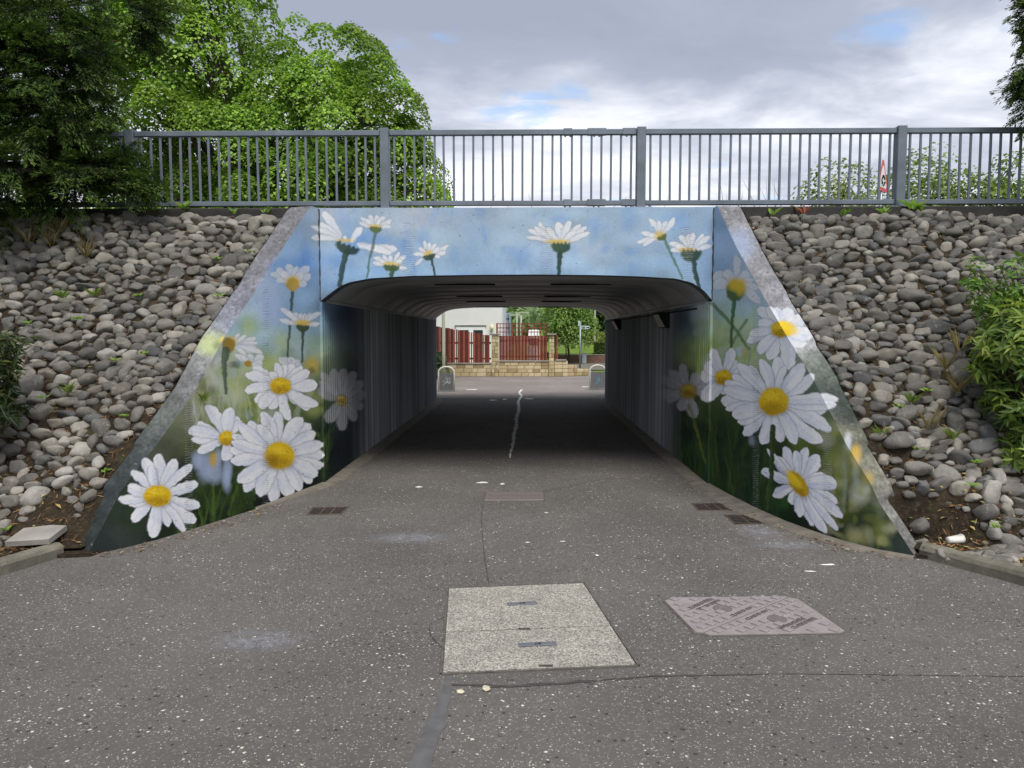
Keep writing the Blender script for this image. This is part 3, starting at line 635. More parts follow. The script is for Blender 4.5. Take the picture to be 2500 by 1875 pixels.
daisy('E', (275, 420), (88, 78), [(160, 125, 100), (365, 125, 100), (410, 250, 90), (90, 275, 120), (40, 400, 130), (60, 650, 150), (150, 600, 120), (270, 595, 90), (440, 330, 90)], label='painted daisy with two upright petals beside the big bloom')
daisy('E', (782, 665), (150, 140), [(650, 232, 110), (740, 330, 60), (830, 210, 130), (900, 300, 70), (1085, 285, 140), (1190, 395, 120), (1440, 640, 110), (1415, 700, 100), (1325, 745, 150), (1360, 960, 130), (1275, 1080, 140), (1180, 1070, 120), (1005, 1090, 120), (855, 1080, 120), (670, 1100, 140), (485, 1010, 120), (425, 880, 110), (365, 805, 140), (250, 660, 150), (270, 540, 120), (290, 465, 120), (360, 400, 100), (420, 285, 120), (530, 305, 120), (300, 740, 90)], label='biggest painted daisy on the right wing wall', outer=True)
for p, L in (((740, 1030), 0), ((560, 1060), 0)): wallS.blob(*at('E', *p), 8, 12, (170, 184, 206), .5, .9)
stem('E', [(775, 930), (765, 1150), (745, 1480), (725, 1659)], 62, 48, (58, 76, 42), 1.0)
daisy('F', (600, 668), (200, 98), [(425, 165, 130), (570, 215, 110), (705, 172, 130), (870, 280, 190), (975, 545, 100), (1125, 680, 190), (1130, 925, 160), (1195, 1125, 130), (1138, 1295, 110), (985, 1335, 120), (815, 1240, 100), (640, 1118, 130), (515, 945, 150), (262, 835, 140), (280, 590, 120), (105, 485, 120), (190, 205, 90), (300, 310, 150)], (198, 160, 30), ang=.95, label='tilted painted daisy low on the wall by the drain grates', blue=.9, start=.75)
wallS.blob(*at('F', 530, 610), 26, 9, (240, 206, 40), .8, .6, .95)
stem('F', [(255, 0), (245, 400), (225, 800), (190, 1010)], 66, 60, (50, 70, 36), 1.0)
# ribbed strips left by the shuttering joints (ridge light and shade painted as lines), pits and cracks in the face
for x0, x1, y0, y1, per, sl in ((641, 656, 688, 1235, 5.2, 0), (452, 470, 985, 1310, 5.6, .12), (984, 1014, 545, 676, 5.0, 0), (1320, 1349, 548, 668, 5.0, 0), (1660, 1692, 555, 700, 5.0, 0), (1838, 1852, 740, 1310, 5.0, .0), (2010, 2030, 1050, 1260, 5.2, -.12)):
    w = wallS.win(x0, y0, x1, y1); ph = ((w[3] + sl * (w[2] - x0)) % per) / per
    wob = vnoise(CW, CH, 7, 7, int(x0))[w[0], w[1]]
    m = np.clip(1 - np.abs(ph - .3) * 4, 0, 1) * np.clip(wob * 1.6, 0, 1)
    wallS.C[w[0], w[1]] *= (1 - .50 * m)[..., None]
    m2 = np.clip(1 - np.abs(ph - .75) * 4, 0, 1) * np.clip(wob * 1.4, 0, 1)
    wallS.put(w, m2 * .30, np.array([.75, .78, .82]))
for S, n in ((wallS, 900), (copeS, 900)):
    for _ in range(n):
        x, y = rs.uniform(CX0, CX1), rs.uniform(CY0, CY1)
        S.blob(x, y, rs.uniform(.8, 2.2), rs.uniform(.6, 1.5), (48, 48, 52), rs.uniform(.2, .7), .8)
for _ in range(500):
    x, y = rs.uniform(CX0, CX1), rs.uniform(CY0, CY1)
    copeS.blob(x, y, rs.uniform(1, 6), rs.uniform(.8, 2.5), (206, 208, 212), rs.uniform(.1, .45), .9)
WX = (vnoise(CW, CH, 9, 9, 501) - .5) * 3.4 + (vnoise(CW, CH, 3, 3, 502) - .5) * 1.4
WY_ = (vnoise(CW, CH, 9, 9, 503) - .5) * 3.4 + (vnoise(CW, CH, 3, 3, 504) - .5) * 1.4
def sheet_sample(S, px, py, ident=False):
    jx, jy = np.clip(px - CX0, 0, CW - 1).astype(int), np.clip(py - CY0, 0, CH - 1).astype(int)
    px, py = px + WX[jy, jx], py + WY_[jy, jx]          # loose, brushy edges
    x = np.clip(px - CX0, 0, CW - 1.01); y = np.clip(py - CY0, 0, CH - 1.01)
    ix, iy = x.astype(int), y.astype(int); tx, ty = (x - ix)[..., None], (y - iy)[..., None]
    c = (S.C[iy, ix] * (1 - tx) + S.C[iy, ix + 1] * tx) * (1 - ty) + (S.C[iy + 1, ix] * (1 - tx) + S.C[iy + 1, ix + 1] * tx) * ty
    return (c, S.ID[iy, ix]) if ident else c
def painted(name, V, nu, nv, S, mat, parent, part='painted_daisy', split=True):
    """a wall face (grid nu x nv) in the sheet's colours; each flower on it is a sub-part, butted to the rest"""
    px, py = pix(V); c, ids = sheet_sample(S, px, py, True)
    Fq = grid_faces(nu, nv); fid = ids[Fq].max(axis=1) if split else np.zeros(len(Fq), int)
    o = None; parts = []
    for k in sorted(set(fid.tolist())):
        f = Fq[fid == k]
        if k and len(f) < 900: continue
        parts.append((k, f))
    small = [k for k in set(fid.tolist()) if k and (fid == k).sum() < 900]
    main = Fq[(fid == 0) | np.isin(fid, small)]
    def sub(f):
        u, inv = np.unique(f.ravel(), return_inverse=True)
        return V[u], inv.reshape(f.shape), c[u]
    v, f, cc = sub(main)
    o = link(name, mesh(name, v, f, mat, True, np.clip(cc, .004, .9)), parent)
    for k, f in parts:
        if k == 0: continue
        v, g, cc = sub(f); p = link(part, mesh(part, v, g, mat, True, np.clip(cc, .004, .9)), o); tag(p, DAISIES[k - 1])
    return o

# ------------------------------------------------------------------ the underpass
XL, XR, Y0, Y1 = -2.42, 2.20, 8.70, 20.0
ZTOP, ZSPR = 3.27, 2.18
underpass = tag(empty('underpass', (-.1, Y0, 0)), 'concrete pedestrian underpass with daisy mural around its dark ribbed tunnel', 'underpass')
def child(parent):  # children are given in world coordinates
    return parent
def keep(o):
    """parented objects built in world coordinates: cancel the parent's transform"""
    for c in o.children: c.matrix_parent_inverse = Matrix.Translation(o.location).inverted()
prof_px = [(155, 520), (200, 480), (250, 442), (300, 420), (400, 401), (600, 389), (900, 384), (1200, 382), (1500, 385), (1700, 391), (1880, 402), (1960, 422), (2020, 462), (2062, 508)]
prof = np.array([on_y(*at('T', *p), Y0)[[0, 2]] for p in prof_px])
prof[:, 0] = np.interp(prof[:, 0], [prof[0, 0], prof[-1, 0]], [XL, XR])
prof[0, 1] = prof[-1, 1] = ZSPR
def dense(P, n):
    """smooth resampling of a polyline"""
    d = np.r_[0, np.cumsum(np.hypot(*np.diff(P, axis=0).T))]; t = np.linspace(0, d[-1], n)
    Q = np.stack([np.interp(t, d, P[:, i]) for i in range(P.shape[1])], 1)
    for _ in range(max(1, n // 40)):
        Q[1:-1] = (Q[:-2] + 2 * Q[1:-1] + Q[2:]) / 4
    return Q
prof_d = dense(prof, 400)
# head wall
nx, nz = 700, 130
xs = np.linspace(XL, XR, nx); zb = np.interp(xs, prof_d[:, 0], prof_d[:, 1])
tt = np.linspace(0, 1, nz)
Zg = zb[:, None] + (ZTOP - zb)[:, None] * tt[None]
rip = np.zeros_like(Zg)
V = np.stack([np.repeat(xs, nz), np.full(nx * nz, Y0), Zg.ravel()], 1)
# a dark open joint runs down both ends of the lintel
pxh, pyh = pix(V)
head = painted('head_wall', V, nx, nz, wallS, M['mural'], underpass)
mb = MB()
mb.box(((XL + XR) / 2, Y0 + .178, ZTOP - .012), (XR - XL, .35, .02))
mb.build('head_wall_top', M['concrete'], underpass)
for sx, x in ((1, XL + .012), (-1, XR - .012)):
    mb = MB(); z = np.linspace(ZSPR + .02, ZTOP - .01, 22); q = np.random.default_rng(int(x * 100) % 97)
    wv = q.uniform(.004, .011, 22); xo = x + q.uniform(-.003, .003, 22)
    Vv = [(a - b, Y0 - .003, c) for a, b, c in zip(xo, wv, z)] + [(a + b, Y0 - .003, c) for a, b, c in zip(xo, wv, z)]
    mb.add(Vv, [(i, i + 22, i + 23, i + 1) for i in range(21)]); mb.build('joint', M['crack'], underpass)
# soffit lip under the head wall
lipn = len(prof_d[::4]); pl = prof_d[::4]
V = np.concatenate([np.stack([pl[:, 0], np.full(lipn, y), pl[:, 1] + dz], 1) for y, dz in ((Y0, 0), (Y0 + .22, .0), (Y0 + .22, .03))])
lipf = np.concatenate([np.stack([np.arange(lipn - 1) + k * lipn, np.arange(1, lipn) + k * lipn, np.arange(1, lipn) + (k + 1) * lipn, np.arange(lipn - 1) + (k + 1) * lipn], 1) for k in (0, 1)])
link('soffit_lip', mesh('soffit_lip', V, lipf, simple('lip_paint', tuple(lin(92, 98, 108)), .7, 0, .2, 5, .2), True), underpass)
# wing walls (plan lines read off the foot of each wall)
Lb = np.array([(XL, 8.7), (-2.56, 8.16), (-2.70, 7.66), (-2.86, 7.21), (-3.03, 6.77), (-3.22, 6.31), (-3.39, 6.03), (-3.56, 5.84)])
Rb = np.array([(XR, 8.7), (2.27, 8.07), (2.37, 7.44), (2.48, 6.95), (2.59, 6.63), (2.74, 6.29), (2.91, 6.04), (3.14, 5.87)])
LZ = np.array([(5.84, .012), (6.04, .48), (6.24, .74), (6.40, .91), (6.77, 1.31), (7.09, 1.77), (7.36, 2.06), (7.88, 2.62), (8.48, 3.21), (8.56, ZTOP), (8.7, ZTOP)])
RZ = np.array([(5.87, .012), (6.09, .55), (6.33, .93), (6.63, 1.38), (6.96, 1.74), (7.47, 2.22), (8.08, 2.76), (8.60, ZTOP - .02), (8.64, ZTOP), (8.7, ZTOP)])
def side_normal(P, sgn):
    t = np.gradient(P, axis=0); t /= np.linalg.norm(t, axis=1)[:, None]
    n = np.stack([-t[:, 1], t[:, 0]], 1)
    return n * np.where(n[:, :1] * sgn > 0, 1, -1)
WING = {}
def wing(P, ZT, sgn, label, cope_label):
    nu, nv = 470, 400
    Q = dense(P, nu); n = side_normal(Q, sgn); zt = np.interp(Q[:, 1], ZT[:, 0], ZT[:, 1])
    zt[2:-2] = np.convolve(zt, np.ones(5) / 5, 'same')[2:-2]
    t = np.linspace(0, 1, nv)
    V = np.stack([np.repeat(Q[:, 0], nv), np.repeat(Q[:, 1], nv), (zt[:, None] * t[None] - .02 * (1 - t)[None]).ravel()], 1)
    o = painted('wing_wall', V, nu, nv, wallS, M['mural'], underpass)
    tag(o, label)
    nw = 44; w = np.linspace(0, .29, nw)
    jit = np.array([mnoise.noise(Vector((q[0] * 6, q[1] * 6, 3.3))) for q in Q]) * .010
    V = np.stack([(Q[:, None, 0] + n[:, None, 0] * w[None]).ravel(), (Q[:, None, 1] + n[:, None, 1] * w[None]).ravel(),
                  (zt[:, None] + (jit[:, None] * (w / .29)[None]) - .035 * np.clip((w - .27) / .02, 0, 1)[None] - .006 * np.clip((.012 - w) / .012, 0, 1)[None]).ravel()], 1)
    px, py = pix(V); c = sheet_sample(copeS, px, py)
    cop = link('coping', mesh('coping', V, grid_faces(nu, nw), M['coping'], True, np.clip(c, .01, .85)), o); tag(cop, cope_label)
    out = Q + n * .285
    V = np.concatenate([np.c_[out, zt - .01], np.c_[out, np.full(nu, -.02)]])
    link('back_face', mesh('back_face', V, np.stack([np.arange(nu - 1), np.arange(1, nu), np.arange(1, nu) + nu, np.arange(nu - 1) + nu], 1), M['old_concrete'], True), o)
    mb = MB(); a, b = Q[-1], out[-1]; d = (Q[-1] - Q[-6]); d = d / np.linalg.norm(d) * .05
    mb.add([(a[0], a[1], -.02), (b[0], b[1], -.02), (b[0], b[1], zt[-1]), (a[0], a[1], zt[-1])], [(0, 1, 2, 3)]); mb.build('toe', M['old_concrete'], o)
    WING[sgn] = (Q, out, zt)
wing(Lb, LZ, -1, 'left wing wall with its cluster of painted daisies', 'grey coping darkening to slate green at its foot')
wing(Rb, RZ, 1, 'right wing wall with big painted daisies and grass', 'grey coping dusted with white and green paint')
# tunnel side walls: ribbed lining panels; the mural fades out over the first ribs
NP = 10; PL = (Y1 - Y0) / NP
def lining_panel(i, side):
    ya, yb = Y0 + i * PL + (.0 if i == 0 else .006), Y0 + (i + 1) * PL - .006
    per = .094; nrib = int((yb - ya) / per); ys, dx = [], []
    for k in range(nrib):
        b = ya + (yb - ya) * k / nrib; p = (yb - ya) / nrib
        for f, d in ((0, 0), (.10, .03), (.56, .03), (.66, 0), (.98, 0)): ys.append(b + f * p); dx.append(d)
    ys = np.array(ys); dx = np.array(dx); nv = 150 if i < 3 else 12; z = np.linspace(-.02, ZSPR, nv)
    if i < 3:
        yy = np.linspace(ya, yb - .003, 150); dx = np.interp(yy, ys, dx); ys = yy
    x0 = XL if side < 0 else XR
    X = x0 - side * dx
    V = np.stack([np.repeat(X, nv), np.repeat(ys, nv), np.tile(z, len(ys))], 1)
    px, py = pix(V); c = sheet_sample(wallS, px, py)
    base = lin(160, 162, 167)
    if i == NP - 1:
        farp = np.clip((V[:, 1] - (Y1 - .45)) / .1, 0, 1)[:, None]; base = base * (1 - farp) + lin(150, 168, 190) * farp
    q = np.random.default_rng(i * 2 + (side > 0)); base = base * (1 + q.uniform(-.12, .12))
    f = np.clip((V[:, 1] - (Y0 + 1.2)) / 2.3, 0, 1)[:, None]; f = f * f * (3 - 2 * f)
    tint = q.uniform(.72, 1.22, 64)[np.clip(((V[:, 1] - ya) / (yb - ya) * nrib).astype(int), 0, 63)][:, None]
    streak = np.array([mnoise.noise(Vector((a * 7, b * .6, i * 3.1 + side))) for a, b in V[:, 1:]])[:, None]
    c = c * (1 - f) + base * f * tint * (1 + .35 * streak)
    o = link('wall_panel', mesh('wall_panel', V, grid_faces(len(ys), nv), M['mural'], False, np.clip(c, .004, .8)), underpass)
for i in range(NP):
    for s in (-1, 1): lining_panel(i, s)
# coved ceiling rings
CP = dense(prof, 90) + np.array([0, .028]); CP[0, 1] = CP[-1, 1] = ZSPR - .005
ring_mats = [simple('ceiling_lining_%s' % w, tuple(lin(*c)), .5, 0, .16, 1.6, .08, .45) for w, c in (('slate', (152, 154, 160)), ('umber', (158, 157, 158)), ('ash', (143, 146, 152)))]
for i in range(NP):
    ya, yb = Y0 + .22 + i * (Y1 - Y0 - .22) / NP + .008, Y0 + .22 + (i + 1) * (Y1 - Y0 - .22) / NP - .008
    n = len(CP); up = np.array([0, .03]); rows = []
    for y, off in ((ya, .04), (ya, .006), (ya + .012, 0), (yb - .012, 0), (yb, .006), (yb, .04)):
        rows.append(np.stack([CP[:, 0], np.full(n, y), CP[:, 1] + off], 1))
    V = np.concatenate(rows); Fq = grid_faces(len(rows), n)
    o = link('ceiling_panel', mesh('ceiling_panel', V, Fq, ring_mats[i % 3], False), underpass)
    if i in (1, 4, 6, 9):
        for x in (-.85, .80):
            mb = MB(); zc = np.interp(x, CP[:, 0], CP[:, 1]); mb.box((x, (ya + yb) / 2, zc - .012), (.86, .06, .02)); mb.build('slot_cover', M['dark'], underpass)
# ledge at the springing and the outer shell that keeps daylight out
for s, x in ((-1, XL), (1, XR)):
    mb = MB(); mb.box((x - s * .012, (Y0 + Y1) / 2 + .1, ZSPR + .004), (.06, Y1 - Y0 - .25, .022)); mb.build('springing_ledge', ring_mats[0], underpass)
    mb = MB(); mb.box((x + s * .14, (Y0 + Y1) / 2 + .02, 1.2), (.2, Y1 - Y0 - .06, 2.5)); mb.build('side_wall', M['old_concrete'], underpass)
mb = MB(); mb.box(((XL + XR) / 2, (Y0 + Y1) / 2 + .15, 2.83), (XR - XL + .5, Y1 - Y0 - .32, .56)); mb.build('deck_slab', M['old_concrete'], underpass)
# far portal
mb = MB(); mb.box(((XL + XR) / 2, Y1 + .13, (2.56 + ZTOP) / 2), (XR - XL + .6, .2, ZTOP - 2.56))
for s, x in ((-1, XL), (1, XR)):
    mb.add([(x, Y1 + .02, 0), (x + s * .9, 22.6, 0), (x + s * .9, 22.6, .1), (x, Y1 + .02, ZTOP), (x + s * .25, Y1 + .02, 0), (x + s * 1.15, 22.6, 0), (x + s * 1.15, 22.6, .1), (x + s * .25, Y1 + .02, ZTOP)],
           [(0, 1, 2, 3), (4, 7, 6, 5), (3, 2, 6, 7), (1, 5, 6, 2), (0, 4, 5, 1), (0, 3, 7, 4)])
mb.build('far_portal', M['concrete'], underpass)
keep(underpass)
# wedge lights on the right wall
def wedge_light(y, z, label):
    t = tag(empty('wall_light', (XR - .02, y, z)), label, 'light', 'wedge lights on the tunnel wall')
    mb = MB(); mb.add([(0, -.3, .10), (0, .3, .10), (-.17, .3, .10), (-.17, -.3, .10), (0, -.3, -.14), (0, .3, -.14), (-.04, .3, -.14), (-.04, -.3, -.14)],
                      [(0, 1, 2, 3), (4, 7, 6, 5), (0, 3, 7, 4), (1, 5, 6, 2), (3, 2, 6, 7), (0, 4, 5, 1)])
    mb.build('housing', M['dark'], t)
    mb = MB(); mb.add([(-.162, -.24, .065), (-.162, .24, .065), (-.056, .24, -.125), (-.056, -.24, -.125)], [(0, 1, 2, 3)])
    for v in mb.V: v[:, 0] -= .006
    mb.build('diffuser', simple('dusty_diffuser', tuple(lin(170, 170, 160)), .5, 0, .15), t)
    return t
wedge_light(11.45, 2.03, 'wedge shaped light high on the tunnel wall above the painted daisy')
wedge_light(17.0, 2.03, 'wedge shaped light on the tunnel wall further in towards the exit')
mb = MB(); mb.tube([(XR - .03, 9.4, 2.12), (XR - .03, 19.8, 2.12)], .012, 6); tag(mb.build('conduit', M['dark']), 'thin dark cable conduit running between the tunnel wall lights', 'conduit')

# ------------------------------------------------------------------ ground, path, banks
V = [(-900, -300, -.06), (900, -300, -.06), (900, 1200, -.06), (-900, 1200, -.06)]
tag(link('ground', mesh('ground', V, [(0, 1, 2, 3)], M['grass'])), kind='structure')
KL = np.array([(-3.62, 5.86), (-3.80, 5.84), (-3.95, 5.36), (-4.35, 4.4), (-5.3, 2.6), (-7.5, -.5), (-10, -6)])
KR = np.array([(3.16, 5.93), (3.25, 5.95), (3.62, 5.28), (4.15, 4.4), (5.2, 2.6), (7.5, -.5), (10, -6)])
def sheetmesh(name, poly, z, mat, parent=None, kind='structure'):
    o = link(name, mesh(name, [(x, y, z) for x, y in poly], [tuple(range(len(poly)))], mat), parent)
    if kind: tag(o, kind=kind)
    return o
pathpoly = [tuple(p) for p in KL[::-1]] + [(-2.75, 8.65), (-2.6, 8.8), (-2.6, 20.2), (-3.6, 22.7), (3.5, 22.7), (2.4, 20.2), (2.4, 8.8), (2.55, 8.2)] + [tuple(p) for p in KR]
path = sheetmesh('path', pathpoly, 0.0, M['asphalt'])
sheetmesh('forecourt', [(-2.62, 20.6), (2.42, 20.6), (3.5, 22.9), (30, 26), (30, 41), (9, 39.0), (3.2, 36), (2.6, 31.55), (-14, 31.6), (-14, 24.0), (-3.6, 22.9)], .004, asphalt('daylit_asphalt', lin(136, 128, 123), True))  # paler asphalt copy: the open-sky brightness past the exit is in its colour
tag(path, 'dark tarmac path flecked with pale stone chippings')
def ribbon(name, pts, w, z, mat, parent=path, seed=1, rag=.25):
    q = np.random.default_rng(seed); pts = np.asarray(pts, float); n = max(8, int(np.sum(np.hypot(*np.diff(pts, axis=0).T)) / .05))
    P = dense(pts, n); nn = side_normal(P, 1.0); nn = np.stack([-np.gradient(P, axis=0)[:, 1], np.gradient(P, axis=0)[:, 0]], 1); nn /= np.linalg.norm(nn, axis=1)[:, None] + 1e-9
    ww = np.broadcast_to(np.asarray(w, float), (n,)) if np.ndim(w) == 0 else np.interp(np.linspace(0, 1, n), np.linspace(0, 1, len(w)), w)
    a, b = ww / 2 * (1 + q.normal(0, rag, n)), ww / 2 * (1 + q.normal(0, rag, n))
    V = np.concatenate([np.c_[P + nn * a[:, None], np.full(n, z)], np.c_[P - nn * b[:, None], np.full(n, z)]])
    return link(name, mesh(name, V, np.stack([np.arange(n - 1), np.arange(1, n), np.arange(1, n) + n, np.arange(n - 1) + n], 1), mat), parent)
g2 = lambda x, y: on_z(x * 1.1302, y * 1.1302)[:2]      # from the 2212 px wide view
ribbon('tar_strip', [g2(972, 1462), g2(955, 1530), g2(925, 1600), g2(905, 1670)], [.03, .06, .085, .095], .0035, M['tar'], seed=3, rag=.12)
ribbon('crack', [g2(1056, 1262), g2(1046, 1200), g2(1040, 1130), g2(1042, 1090)], .007, .003, M['crack'], seed=4, rag=.5)
ribbon('crack', [g2(975, 1478), g2(1080, 1484), g2(1200, 1478), g2(1400, 1462), g2(1700, 1456), g2(2212, 1462)], [.022, .024, .016, .007, .005, .004], .003, M['crack'], seed=5, rag=.6)
ribbon('crack', [g2(965, 1330), g2(925, 1350), g2(930, 1375), g2(955, 1400)], .005, .003, M['crack'], seed=6, rag=.6)
ribbon('crack', [g2(1130, 1070), g2(1300, 1036), g2(1520, 1030)], .006, .003, M['crack'], seed=8, rag=.6)
zig = [g2(1128, 842), g2(1121, 848), g2(1127, 856), g2(1119, 868), g2(1121, 885), g2(1115, 905), g2(1116, 920), g2(1110, 938), g2(1109, 958), g2(1104, 975), g2(1101, 990)]
ribbon('white_line', zig, [.07, .06, .07, .06, .07, .075, .07, .065, .06, .05, .02], .0085, M['whitepaint'], seed=9, rag=.35)
for k, (x, y, w_, h_) in enumerate(((1043, 1043, 34, 4), (1085, 1046, 12, 4), (1105, 1078, 8, 2), (1155, 1075, 16, 2), (905, 1052, 18, 4), (1790, 1220, 40, 5), (1750, 1235, 28, 4), (1335, 1032, 16, 6), (1375, 1034, 22, 6), (1425, 1036, 14, 6), (1215, 1170, 18, 3), (1140, 1172, 14, 3), (1290, 1200, 8, 5), (1180, 1108, 10, 3), (1065, 865, 20, 2), (1090, 863, 14, 2), (1140, 862, 26, 2), (1265, 836, 20, 2), (1020, 842, 30, 2))):
    c = g2(x, y); q = np.random.default_rng(60 + k); n = 11; an = np.linspace(0, 2 * math.pi, n, endpoint=False)
    sx = w_ * 1.13 / F_PX * c[1] / 2; sy = abs(g2(x, y - h_ / 2)[1] - g2(x, y + h_ / 2)[1]) / 2
    poly = [(c[0] + math.cos(a) * sx * q.uniform(.55, 1.1), c[1] + math.sin(a) * sy * q.uniform(.4, 1.1)) for a in an]
    sheetmesh('paint_splash', poly, .0032 if y > 900 else .0080, M['whitepaint'] if k not in (7, 8, 9) else M['haunch'], path, None)
def chalk():
    t = NT('faint_chalk'); g = t.coord('Generated')
    gr = t.n.new('ShaderNodeTexGradient'); gr.gradient_type = 'SPHERICAL'; t.l.new(t.mapping(g, (2, 2, 0), (-1, -1, 0)), gr.inputs[0])
    n = t.noise(t.geo(), 14, 5, .7)
    a = t.math('MULTIPLY', t.math('MULTIPLY', gr.outputs[0], t.rng(n, .35, .75)), .75, True)
    t.fin(srgb(176, 178, 186), .95, 0, .1); tr = t.n.new('ShaderNodeBsdfTransparent'); mx = t.n.new('ShaderNodeMixShader')
    t.l.new(a, mx.inputs[0]); t.l.new(tr.outputs[0], mx.inputs[1]); t.l.new(t.p.outputs[0], mx.inputs[2]); t.l.new(mx.outputs[0], t.out.inputs[0])
    return t.m
CHK = chalk()
for k, (x, y, w_, h_) in enumerate(((560, 1385, 260, 60), (885, 1163, 230, 30), (1700, 1178, 190, 26), (1640, 1150, 130, 40))):
    c = g2(x, y); sx = w_ * 1.13 / F_PX * c[1] / 2; y0, y1 = g2(x, y + h_ / 2)[1], g2(x, y - h_ / 2)[1]
    sheetmesh('chalk_stain', [(c[0] - sx, y0), (c[0] + sx, y0), (c[0] + sx, y1), (c[0] - sx, y1)], .0026 + k * .0002, CHK, path, None)
# concrete edging at the foot of the walls
def edging(P, w, label):
    n = len(P); nn = side_normal(P, 1.0 if P[0, 0] < 0 else -1.0)
    q = np.random.default_rng(int(abs(P[0, 0]) * 100)); w = np.broadcast_to(np.asarray(w, float), (n,)) * (1 + q.normal(0, .04, n))
    inn = P + nn * w[:, None]
    V = np.concatenate([np.c_[P - nn * .05, np.full(n, .035)], np.c_[inn, np.full(n, .012)], np.c_[inn + nn * .004, np.full(n, -.01)]])
    Fq = np.concatenate([np.stack([np.arange(n - 1) + k * n, np.arange(1, n) + k * n, np.arange(1, n) + (k + 1) * n, np.arange(n - 1) + (k + 1) * n], 1) for k in (0, 1)])
    return tag(link('edging', mesh('edging', V, Fq, M['haunch'], True)), label, kind='structure')
Pr = np.concatenate([np.c_[np.full(120, XR), np.linspace(Y1, Y0 + .05, 120)], WING[1][0][::6]])
edging(Pr, np.interp(Pr[:, 1], [5.8, 6.1, 6.8, 7.6, 9, 20], [.03, .10, .17, .24, .20, .22]), 'narrow concrete edging along the foot of the right wall')
Pl = np.concatenate([np.c_[np.full(120, XL), np.linspace(Y1, Y0 + .05, 120)], WING[-1][0][:200:6]])
edging(Pl, np.interp(Pl[:, 1], [7.2, 7.8, 9, 20], [.01, .05, .20, .22]), 'narrow concrete edging along the foot of the left wall')

# ---- banks
SL = 1.19
BZ = {}
for _s in (-1, 1):
    _Q, _o, _z = WING[_s]; _y = np.minimum.accumulate(_o[:, 1]); _k = np.r_[True, np.diff(_y) < -1e-6]
    _yy, _zz = _y[_k][::-1], _z[_k][::-1]
    BZ[_s] = (np.r_[_yy[0] - .12, _yy], np.r_[.0, _zz])
def bank_z(x, y):
    x, y = np.asarray(x, float), np.asarray(y, float)
    b = np.where(x < 0, np.interp(y, *BZ[-1]), np.interp(y, *BZ[1]))
    pl = np.interp(y, [5.78, 8.55], [0.0, ZTOP])
    d = np.clip((np.abs(x) - np.interp(y, [5.8, 6.2, 7.2, 8.7], [3.45, 3.3, 2.95, 2.7])) / .45, 0, 1)
    b = np.clip(b * (1 - d) + pl * d - .07, .055, 3.10)
    n = .045 * np.sin(x * 2.1 + y * 1.3) + .03 * np.sin(x * 4.7 - y * 3.9 + 1.0)
    f = np.clip((y - 5.9) / .4, 0, 1) * np.clip((8.62 - y) / .3, 0, 1) * np.clip((np.abs(x) - 2.9) / .6, 0, 1)
    return b + n * f
def wing_outer_x(sgn, y, inner=False):
    Q, out, zt = WING[sgn]; W = Q + (out - Q) * (.35 if inner else 1.0); yy = np.minimum.accumulate(W[:, 1]); k = KL if sgn < 0 else KR
    kk = k[np.argsort(k[:, 1])]; y = np.asarray(y, float)
    wx = np.interp(y, yy[::-1], W[::-1, 0]); kx = np.interp(y, kk[:, 1], kk[:, 0])
    f = np.clip((y - 5.84) / (max(yy[-1], 5.86) - 5.84), 0, 1)
    return np.where(y > yy[-1], wx, wx * f + kx * (1 - f) if inner else np.where(y > 5.84, wx * f + kx * (1 - f), kx))
def bank(sgn, name, label):
    nu, nv = 90, 150; y = np.concatenate([np.linspace(-4, 5.6, 30), np.linspace(5.65, 8.78, nv - 30)]); t = np.linspace(0, 1, nu) ** 1.5
    x0 = wing_outer_x(sgn, y, True); x1 = np.full(nv, sgn * 16.0)
    X = x0[None] + (x1 - x0)[None] * t[:, None]; Y = np.broadcast_to(y[None], X.shape); Z = bank_z(X, Y)
    V = np.stack([X.ravel(), Y.ravel(), Z.ravel()], 1)
    return tag(link(name, mesh(name, V, grid_faces(nu, nv), M['soil'], True)), label, kind='structure')
bankL = bank(-1, 'bank_left', 'steep soil bank faced with grey river cobbles left of the mural')
bankR = bank(1, 'bank_right', 'steep soil bank faced with grey river cobbles right of the mural')
for _b, poly in ((bankL, [(-3.52, 5.80), (-3.40, 6.35), (-4.0, 6.35), (-4.0, 5.60), (-3.84, 5.74)]), (bankR, [(3.10, 5.90), (3.20, 5.86), (3.34, 5.80), (3.9, 5.5), (3.9, 6.4), (3.0, 6.4)])):
    mbw = MB(); mbw.prism(poly, -.05, .030); mbw.build('soil_wedge', M['soil'], _b)
KEEP_CLEAR = [(on_z(92, 1318, .12)[:2], .26), (on_z(2330, 1322, .10)[:2], .17)]
